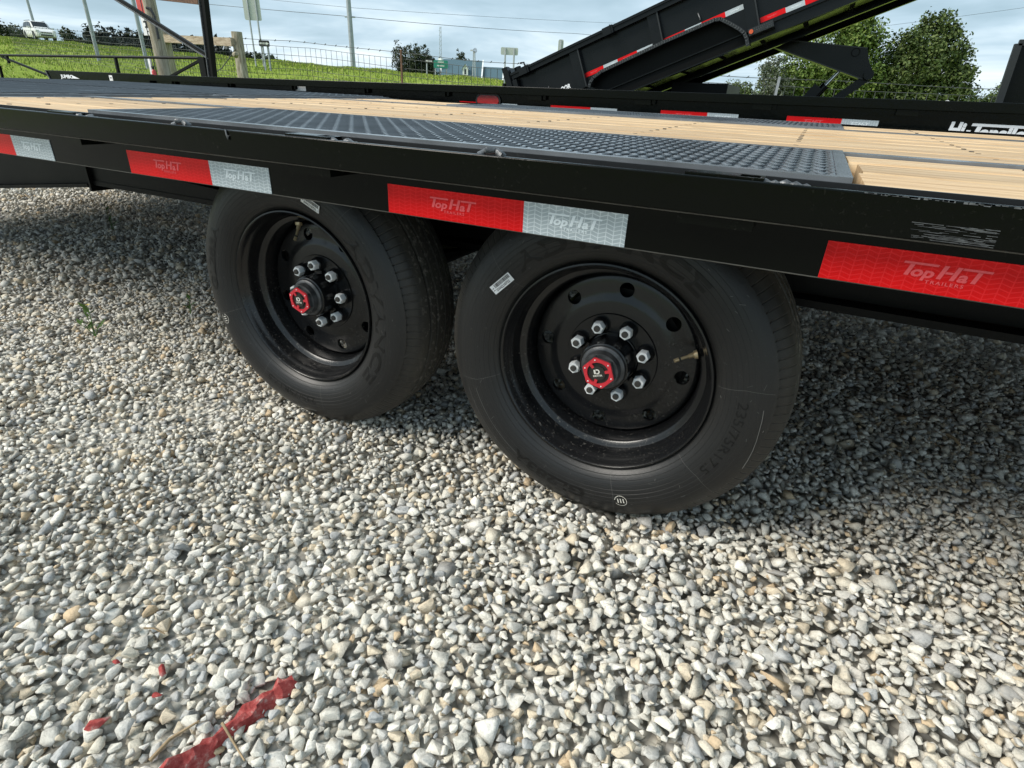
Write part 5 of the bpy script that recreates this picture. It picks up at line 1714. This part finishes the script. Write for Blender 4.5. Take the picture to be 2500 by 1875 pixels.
def ringc(w0, w1, z0, z1):
    return [(-w0, z0), (-w1, z1 - .06), (-w1 * .8, z1), (w1 * .8, z1), (w1, z1 - .06), (w0, z0)]


part('cabin', loft([(-2.22, ringc(.80, .74, 1.0, 1.12)), (-1.98, ringc(.83, .69, 1.02, 1.60)), (-1.3, ringc(.85, .68, 1.03, 1.70)), (-.2, ringc(.86, .68, 1.03, 1.71)), (.32, ringc(.86, .68, 1.02, 1.64)), (1.12, ringc(.82, .72, .98, 1.06))]), 'car_white', car, 40)
part('windscreen', MB().add([cp(1.08, -.66, 1.075), cp(1.08, .66, 1.075), cp(.40, .60, 1.64), cp(.40, -.60, 1.64)], [(0, 1, 2, 3)]).add([cp(1.05, -.66, 1.06), cp(1.05, .66, 1.06), cp(.37, .60, 1.62), cp(.37, -.60, 1.62)], [(0, 1, 2, 3)]), 'car_glass', car)
for sgn in (-1, 1):
    for xs_ in ([(-1.05, 1.09), (-.12, 1.09), (-.16, 1.60), (-.95, 1.60)], [(-.04, 1.09), (.80, 1.07), (.34, 1.54), (-.08, 1.59)], [(-1.95, 1.12), (-1.15, 1.10), (-1.06, 1.58), (-1.75, 1.52)]):
        q = []
        for x, z in xs_:
            w_ = .872 - (z - 1.03) * .265
            q.append(cp(x, sgn * w_, z))
        q2 = [tuple(np.array(p_) + np.array([-.02 * sgn * -sz * -1, -.02 * sgn * cz, 0])) for p_ in q]
        part('side_window', MB().add(q + q2, [(0, 1, 2, 3), (4, 5, 6, 7)]), 'car_glass', car)
    part('mirror', MB().obox(cp(.72, sgn * 1.0, 1.10), (Vector((cz, sz, 0)) * .07, Vector((-sz, cz, 0)) * .10, Vector((0, 0, .075)))), 'car_white', car)
    part('headlight', MB().obox(cp(2.10, sgn * .70, .80), (Vector((cz, sz, 0)) * .14, Vector((-sz, cz, 0)) * .13, Vector((0, 0, .075)))), 'car_lamp', car)
    for xw in (-1.42, 1.42):
        w_ = link('wheel', None, car, Vector(cp(xw, sgn * .80, .36)) - Vector(WLOC[car])); w_.rotation_euler = (0, 0, yaw)
        link('tyre', MB().lathe([(-.11, .22), (-.11, .34), (-.08, .36), (.08, .36), (.11, .34), (.11, .22)], 20).mesh('tyre', ['car_dark'], 40), w_)
        link('rim', MB().lathe([(-.10, .001), (-.09, .22), (.09, .22), (.10, .001)], 16).mesh('rim', ['galvanised'], 40), w_)
        part('wheel_arch', MB().add([cp(xw + .44 * math.cos(t), sgn * .925, .36 + .44 * math.sin(t)) for t in np.linspace(0, PI, 12)] + [cp(xw + .30, sgn * .925, .30), cp(xw - .30, sgn * .925, .30)], [tuple(range(12))]), 'car_dark', car)
part('grille', MB().obox(cp(2.28, 0, .66), (Vector((cz, sz, 0)) * .06, Vector((-sz, cz, 0)) * .45, Vector((0, 0, .05)))).obox(cp(2.32, 0, .45), (Vector((cz, sz, 0)) * .05, Vector((-sz, cz, 0)) * .50, Vector((0, 0, .06)))), 'car_dark', car)
part('roof_rail', MB().bar(cp(-1.8, -.62, 1.72), cp(.2, -.62, 1.74), .04).bar(cp(-1.8, .62, 1.72), cp(.2, .62, 1.74), .04), 'car_dark', car)

# ------------------------------------------------------------------ house
hs_ = thing('farmhouse', 'white farmhouse with a blue metal roof and one dormer beyond the bank', 'house', (-80, 139, 2.0))
A0 = np.array([-85.8, 133.5]); dirv = np.array([.905, .425]); per = np.array([-.425, .905])


def hp(u_, d_, z):
    q = A0 + dirv * u_ + per * d_
    return (q[0], q[1], z)


def gable(mb_w, mb_r, u0, u1, dw, ze, zr, ov=.35):
    """walls and two roof slabs; ridge along u."""
    mb_w.add([hp(u0, 0, 1.5), hp(u1, 0, 1.5), hp(u1, dw, 1.5), hp(u0, dw, 1.5), hp(u0, 0, ze), hp(u1, 0, ze), hp(u1, dw, ze), hp(u0, dw, ze), hp(u0, dw / 2, zr - .1), hp(u1, dw / 2, zr - .1)],
             [(0, 1, 5, 4), (1, 2, 6, 9, 5), (2, 3, 7, 6), (3, 0, 4, 8, 7)])
    for s0, s1 in ((-ov, dw / 2), (dw + ov, dw / 2)):
        zl = ze - ov * (zr - ze) / (dw / 2)
        mb_r.add([hp(u0 - ov, s0, zl), hp(u1 + ov, s0, zl), hp(u1 + ov, s1, zr), hp(u0 - ov, s1, zr), hp(u0 - ov, s0, zl - .12), hp(u1 + ov, s0, zl - .12), hp(u1 + ov, s1, zr - .12), hp(u0 - ov, s1, zr - .12)],
                 [(0, 1, 2, 3), (4, 7, 6, 5), (0, 4, 5, 1), (1, 5, 6, 2), (2, 6, 7, 3), (3, 7, 4, 0)])


mw, mr = MB(), MB(); gable(mw, mr, 0, 9.4, 8, 4.1, 8.0); part('wall', mw, 'house_white', hs_); rf = part('roof', mr, 'house_roof', hs_)
mw, mr = MB(), MB(); gable(mw, mr, 9.6, 14.6, 6.4, 3.4, 6.7); part('wall', mw, 'house_white', hs_); part('roof', mr, 'house_roof', hs_)
for u_, zl, zr, dw in ((9.78, 4.0, 8.08, 8), (15.0, 3.3, 6.75, 6.4)):
    part('barge_board', MB().bar(hp(u_, -.45, zl - .15), hp(u_, dw / 2, zr), .32, .32), 'house_white', hs_)
dmr = MB().add([hp(5.0, .3, 4.5), hp(6.3, .3, 4.5), hp(6.3, .3, 6.0), hp(5.65, .3, 6.9), hp(5.0, .3, 6.0), hp(5.0, 2.6, 4.5), hp(6.3, 2.6, 4.5), hp(6.3, 2.6, 6.0), hp(5.65, 3.2, 6.9), hp(5.0, 2.6, 6.0)],
               [(0, 1, 2, 3, 4), (0, 4, 9, 5), (1, 6, 7, 2)])
dm_ = part('dormer', dmr, 'house_white', hs_)
part('dormer_roof', MB().add([hp(4.7, .05, 5.75), hp(5.65, .05, 7.05), hp(5.65, 3.3, 7.05), hp(4.7, 2.7, 5.75), hp(6.6, .05, 5.75), hp(6.6, 2.7, 5.75)], [(0, 1, 2, 3), (1, 4, 5, 2)]), 'house_white', dm_)
part('window', MB().add([hp(5.42, .27, 4.75), hp(5.88, .27, 4.75), hp(5.88, .27, 5.9), hp(5.42, .27, 5.9)], [(0, 1, 2, 3)]), 'house_glass', dm_)
part('chimney', MB().bar(hp(-.6, 2.0, 2), hp(-.6, 2.0, 8.0), .9, .9), 'house_white', hs_)
mw, mr = MB(), MB(); gable(mw, mr, -6.2, -1.2, 6, 4.6, 6.9); part('wall', mw, 'house_white', hs_); part('roof', mr, 'house_roof', hs_)
for u_ in (-5.2, -4.3, -2.4):
    part('window', MB().add([hp(u_, -.03, 3.0), hp(u_ + .6, -.03, 3.0), hp(u_ + .6, -.03, 4.3), hp(u_, -.03, 4.3)], [(0, 1, 2, 3)]), 'house_glass', hs_)


# ------------------------------------------------------------------ trees
def leafmesh(blobs, nl, size, seed, wind=.0):
    q = np.random.default_rng(seed)
    w = np.array([b_[3] * b_[4] * b_[5] for b_ in blobs]) ** .75; w /= w.sum()
    which = q.choice(len(blobs), nl, p=w); B = np.array(blobs)[which]
    d = q.normal(size=(nl, 3)); d /= np.linalg.norm(d, axis=1)[:, None]
    rr_ = q.uniform(.0, 1, nl) ** .42
    rr_ *= 1 + .22 * np.sin(5 * d[:, 0] + which) * np.sin(4.3 * d[:, 2] + 2 * which) + q.normal(0, .07, nl)
    c = B[:, :3] + d * rr_[:, None] * B[:, 3:6]
    # clump: pull leaves toward random twig ends
    k = max(30, nl // 26); tw = c[q.integers(0, nl, k)]
    near = tw[q.integers(0, k, nl)]
    pick = q.random(nl) < .72
    j = q.normal(0, 1, (nl, 3)) * (B[:, 3:6].mean(1) * .085)[:, None]
    c = np.where(pick[:, None], near + j, c)
    nrm = d * .6 + q.normal(0, .6, (nl, 3)) + np.array([0, 0, .5]); nrm /= np.linalg.norm(nrm, axis=1)[:, None]
    a = np.cross(nrm, q.normal(size=(nl, 3))); a /= np.linalg.norm(a, axis=1)[:, None]; b2 = np.cross(nrm, a)
    s_ = size * q.uniform(.6, 1.4, nl)[:, None]
    V_ = np.stack([c - a * s_, c + b2 * s_ * .55 + nrm * s_ * .12, c + a * s_, c - b2 * s_ * .55 + nrm * s_ * .12], 1)
    F_ = np.arange(nl * 4).reshape(nl, 4)
    return V_.reshape(-1, 3), F_


def tree(name, lab, x, y, z0, blobs, nl, size, mat, trunk_h, tr, seed, cat='tree', group=None):
    t = thing(name, lab, cat, (x, y, z0), group)
    rq = random.Random(seed)
    V_, F_ = leafmesh([(b_[0], b_[1], b_[2], b_[3], b_[4], b_[5]) for b_ in blobs], nl, size, seed)
    off = np.array([x, y, z0])
    link('crown', np_mesh('crown', V_ - off, F_, [mat]), t)
    mb = MB().tube([(x, y, z0 - .2), (x + .05, y, z0 + trunk_h * .5), (x, y, z0 + trunk_h)], [tr, tr * .75, tr * .55], 8)
    for b_ in blobs:
        mb.tube([(x, y, z0 + trunk_h * .75), (x * .5 + b_[0] * .5, y * .5 + b_[1] * .5, (z0 + trunk_h) * .45 + b_[2] * .55), (b_[0], b_[1], b_[2] + b_[5] * .4)], [tr * .45, tr * .28, tr * .08], 6)
    part('trunk', mb, 'bark', t, 60)
    return t


# the two large trees seen under the raised bed (about 50 m away)
tree('leafy_tree', 'large bright green leafy tree seen under the raised dump bed', 1.0, 62.0, .6,
     [(-1.8, 61, 3.2, 2.9, 2.6, 2.4), (.6, 62, 5.4, 3.0, 2.8, 2.7), (2.4, 62.5, 3.4, 2.4, 2.5, 2.5), (-.4, 62, 2.3, 4.0, 2.8, 1.7), (1.5, 62, 7.0, 1.7, 1.6, 1.5), (-3.6, 61, 2.4, 1.9, 1.8, 1.8), (3.2, 62, 6.2, .8, .8, .9), (.4, 62, 7.6, .8, .8, 1.0)], 36000, .13, 'leaf_bright', 3.2, .3, 21)
tree('leafy_tree', 'large leafy tree with wind blown crown right of the hoist arm', 7.6, 64.0, .6,
     [(4.9, 64, 3.3, 2.5, 2.5, 2.6), (7.3, 64, 5.0, 2.4, 2.4, 2.6), (9.2, 64.5, 3.4, 1.9, 2.0, 2.3), (6.4, 64, 2.3, 4.2, 2.6, 1.8), (7.5, 64, 7.3, 1.3, 1.2, 1.3), (5.4, 63.5, 5.9, 1.4, 1.3, 1.5), (9.8, 64.5, 5.4, .9, .9, 1.0), (10.6, 64, 2.2, 1.3, 1.3, 1.2), (6.4, 64, 7.6, .6, .6, 1.0), (8.5, 64, 7.0, .6, .6, .9), (10.6, 64, 4.1, .7, .7, .6)], 34000, .13, 'leaf_mid', 3.2, .3, 22)
tree('leafy_tree', 'pale loose leaved tree at the left edge of the big trees under the dump bed', -4.2, 58.0, .6,
     [(-4.4, 58, 3.6, 1.3, 1.2, 1.6), (-3.6, 58, 2.2, 1.6, 1.4, 1.3), (-4.6, 58, 1.8, .9, .9, .9)], 3600, .10, 'leaf_grey', 2.2, .14, 23)
tree('round_bush', 'rounded green bush under the raised dump bed beside the wire fence', -8.2, 69.0, .6,
     [(-8.2, 69, 1.9, 1.9, 1.6, 1.35), (-7.3, 69, 1.6, 1.2, 1.2, 1.0)], 7000, .09, 'leaf_mid', 1.2, .12, 24, 'bush')
tree('leafy_tree', 'small green tree beside the black steel panel at the right', 17.2, 80.0, .6,
     [(17.0, 80, 2.9, 1.5, 1.4, 1.5), (17.8, 80, 2.3, 1.5, 1.4, 1.2), (16.2, 80, 2.0, .9, .9, .9)], 5500, .11, 'leaf_mid', 1.8, .14, 25)
tree('leafy_tree', 'low pale green sapling between the big trees and the black panel', 13.0, 70.0, .6,
     [(12.8, 70, 1.9, 1.0, .9, .8), (13.8, 70, 2.2, .9, .8, .7)], 1800, .11, 'leaf_mid', 1.2, .1, 26)
# clump beside the house
tree('evergreen_tree', 'dark clump of trees left of the blue roofed house', -66.5, 93.5, 2.0,
     [(-68.3, 92.5, 5.2, 1.5, 1.4, 2.9), (-66.2, 94, 5.0, 2.5, 2.3, 3.0), (-64.3, 95, 4.4, 1.9, 1.8, 2.3), (-66.0, 94, 3.2, 3.2, 2.4, 1.6), (-63.3, 95.2, 3.4, 1.1, 1.1, 1.5)], 14000, .16, 'leaf_dark', 3, .25, 27)
tree('evergreen_tree', 'small dark tree showing over the blue roof', -89, 148, 2.0, [(-89.2, 148, 8.2, 1.5, 1.4, 2.4), (-87.8, 148.5, 7.4, 1.0, 1.0, 1.5), (-88.8, 148, 6.0, 1.8, 1.5, 2)], 4000, .2, 'leaf_dark', 5, .2, 28)
# trees beside the car
tree('evergreen_tree', 'dark pine just right of the white car', -101, 56.5, 2.6, [(-101.2, 56.5, 5.6, 1.1, 1.0, 1.0), (-99.6, 57.2, 4.5, 1.5, 1.2, 1.1), (-97.8, 58, 3.7, 1.6, 1.2, .9), (-96, 58.8, 3.2, 1.2, 1.0, .7)], 4000, .18, 'leaf_dark', 2.5, .2, 29)
tree('evergreen_tree', 'dark rounded tree at the left edge behind the white car', -128, 54, 2.6, [(-131, 53, 8.2, 4.2, 3, 3.2), (-126.5, 55, 6.8, 3.6, 3, 2.8), (-122, 57, 5.6, 3.0, 2.6, 2.4), (-118, 58.5, 5.2, 3.2, 2.5, 1.9), (-128, 54, 4.6, 6, 3, 2)], 14000, .22, 'leaf_dark', 4, .3, 30)
# distant wood along the skyline
bl = []
q = np.random.default_rng(77)
for k in range(48):
    t_ = k / 47
    x = -178 + 31 * t_ + q.normal(0, .8); y = 107 + 14 * t_ + q.normal(0, 2)
    h_ = (8.2 - 2.2 * t_) * q.uniform(.72, 1.15)
    bl.append((x, y, 3.2 + h_ * .5, q.uniform(1.6, 2.8), 2.0, h_ * .55))
V_, F_ = leafmesh(bl, 26000, .5, 78)
tag(link('treeline', np_mesh('treeline', V_, F_, ['leaf_far'])), 'dark distant line of woodland on the skyline', kind='stuff')
bl = []
for k in range(30):
    t_ = k / 29
    x = -144.5 + 11 * t_ + q.normal(0, .5); y = 122 + 4 * t_ + q.normal(0, 1); h_ = (4.0 - 1.0 * t_) * q.uniform(.75, 1.15)
    bl.append((x, y, 4.4 + h_ * .5, q.uniform(1.0, 1.6), 1.2, h_ * .5))
V_, F_ = leafmesh(bl, 3500, .34, 79)
tag(link('treeline', np_mesh('treeline', V_, F_, ['leaf_dark'])), 'low dark scrub on the skyline right of the timber brace', kind='stuff')
wc = MB()
for p_, r_ in (((4.3, 26.2, 1.1), .32), ((4.72, 26.2, 1.12), .14)):
    for k in range(6):
        wc.tube([(p_[0] - r_ + .3 * r_ * k, p_[1], p_[2]), (p_[0] - r_ + .3 * r_ * (k + 1), p_[1], p_[2])], [r_ * math.sin(max(.05, k / 6 * PI)), r_ * math.sin(max(.05, (k + 1) / 6 * PI * .98))], 10)
tag(part('tank', wc, 'sign_white', None, 50), 'small white rounded tank just above the Hi-Tensile rail', 'tank')

# ------------------------------------------------------------------ small things in the gravel
st = MB(); rq = random.Random(11)
prev = None
for i, (x, y, w) in enumerate(STRIP):
    z = .0 + .006 * math.sin(i * .5) - (.020 if -.794 < y < -.780 else 0) - (.010 if i in (14, 15) else 0)
    e = Vector((STRIP[min(i + 1, 18)][0] - STRIP[max(i - 1, 0)][0], STRIP[min(i + 1, 18)][1] - STRIP[max(i - 1, 0)][1])).normalized(); nn_ = Vector((-e.y, e.x))
    for s_, dz_ in ((-1.2, -.026), (-.72, -.006), (-.15, .003), (.4, .000), (.85, -.010), (1.2, -.028)):
        st.v.append((x + nn_.x * w * s_ + rq.uniform(-.003, .003), y + nn_.y * w * s_ + rq.uniform(-.003, .003), z - .007 + dz_ + rq.uniform(-.006, .006)))
for i in range(18):
    for k in range(5):
        a = i * 6 + k; st.f.append((a, a + 1, a + 7, a + 6)); st.m.append(0)
strip = part('red_strip', st, 'red_strip', None, 22)
tag(strip, 'long red painted strip half buried in the foreground gravel', 'debris')
FL = ['red painted scrap left of the buried strip, near the bottom left corner', 'tiny red scrap wedged deep between stones, farthest left of the scraps', 'red scrap under a pale stone, second from the buried strip', 'small dull red scrap nearest to the long buried strip']
for (x, y, w), lab in zip(FR, FL):
    mb = MB(); hv_, hf_ = near_p[rq.randrange(len(near_p))]
    Mr = np.array(Matrix.Rotation(rq.uniform(0, 6), 3, 'Z') @ Matrix.Rotation(rq.uniform(.3, .8), 3, 'X'))
    hv_ = (hv_ * np.array([1.25, .9, .55]) * w) @ Mr.T + np.array([x, y, -.006])
    mb.add(hv_, [tuple(int(i_) for i_ in q_f) for q_f in hf_])
    tag(part('red_scrap', mb, 'red_strip', None, 50), lab, 'debris', 'red scraps in the gravel')


def twig(pts, r_, lab):
    tag(part('twig', MB().tube(pts, r_, 6), 'twig_brown', None, 60), lab, 'twig', 'dry twigs on the gravel')


twig([(-.305, -.787, .022), (-.272, -.797, .018), (-.236, -.807, .012)], [.0022, .0018, .0012], 'dry twig right of the red strip')
twig([(-.352, -.872, .018), (-.352, -.84, .022), (-.341, -.80, .018)], [.0035, .003, .0016], 'thicker dry twig lying along the left of the red strip')
twig([(-.572, -.733, .020), (-.555, -.726, .022), (-.532, -.722, .016)], [.0016, .0016, .001], 'short dry straw far left of the red strip')
twig([(.89, .875, .018), (.906, .851, .020), (.915, .825, .016)], [.005, .005, .004], 'short black stick in the shade under the rail at the right')


def weed(x, y, lab, stems, flower=None):
    t = thing('weed', lab, 'weed', (x, y, 0), 'weeds in the gravel')
    rq = random.Random(int(abs(x * 1000)))
    mb = MB()
    for (dx_, dy_, h_) in stems:
        mb.tube([(x, y, -.01), (x + dx_ * .5, y + dy_ * .5, h_ * .6), (x + dx_, y + dy_, h_)], [.002, .0016, .001], 5)
    part('stem', mb, 'weed_green', t, 60)
    lf = MB()
    for (dx_, dy_, h_) in stems:
        for k in range(4):
            s_ = rq.uniform(.25, .95); a = rq.uniform(0, 2 * PI); L = rq.uniform(.025, .055)
            c = Vector((x + dx_ * s_, y + dy_ * s_, h_ * s_)); d_ = Vector((math.cos(a), math.sin(a), .5)).normalized(); n_ = d_.cross(Vector((0, 0, 1))).normalized() * L * .18
            lf.add([c, c + d_ * L * .5 + n_, c + d_ * L, c + d_ * L * .5 - n_], [(0, 1, 2, 3)])
    part('leaves', lf, 'weed_green', t)
    if flower:
        fm_ = MB()
        for k in range(6):
            a = k * 1.05; c = Vector(flower)
            fm_.add([c, c + Vector((math.cos(a) * .008, math.sin(a) * .008, .004)), c + Vector((math.cos(a + .7) * .008, math.sin(a + .7) * .008, .004))], [(0, 1, 2)])
        part('flower', fm_, 'flower_yellow', t)


weed(-2.03, .04, 'small weed with a yellow flower left of the tyres', [(-.03, .02, .10), (-.09, .03, .07), (.02, .03, .05), (-.05, -.02, .04)], (-2.06, .06, .105))
weed(-3.67, 1.12, 'green weed in the shade far under the trailer', [(-.10, .05, .16), (-.02, .03, .10), (.06, .02, .07)])
weed(-1.95, .39, 'tiny green sprout just left of the rear tyre', [(-.01, .02, .06), (.02, .0, .04)])
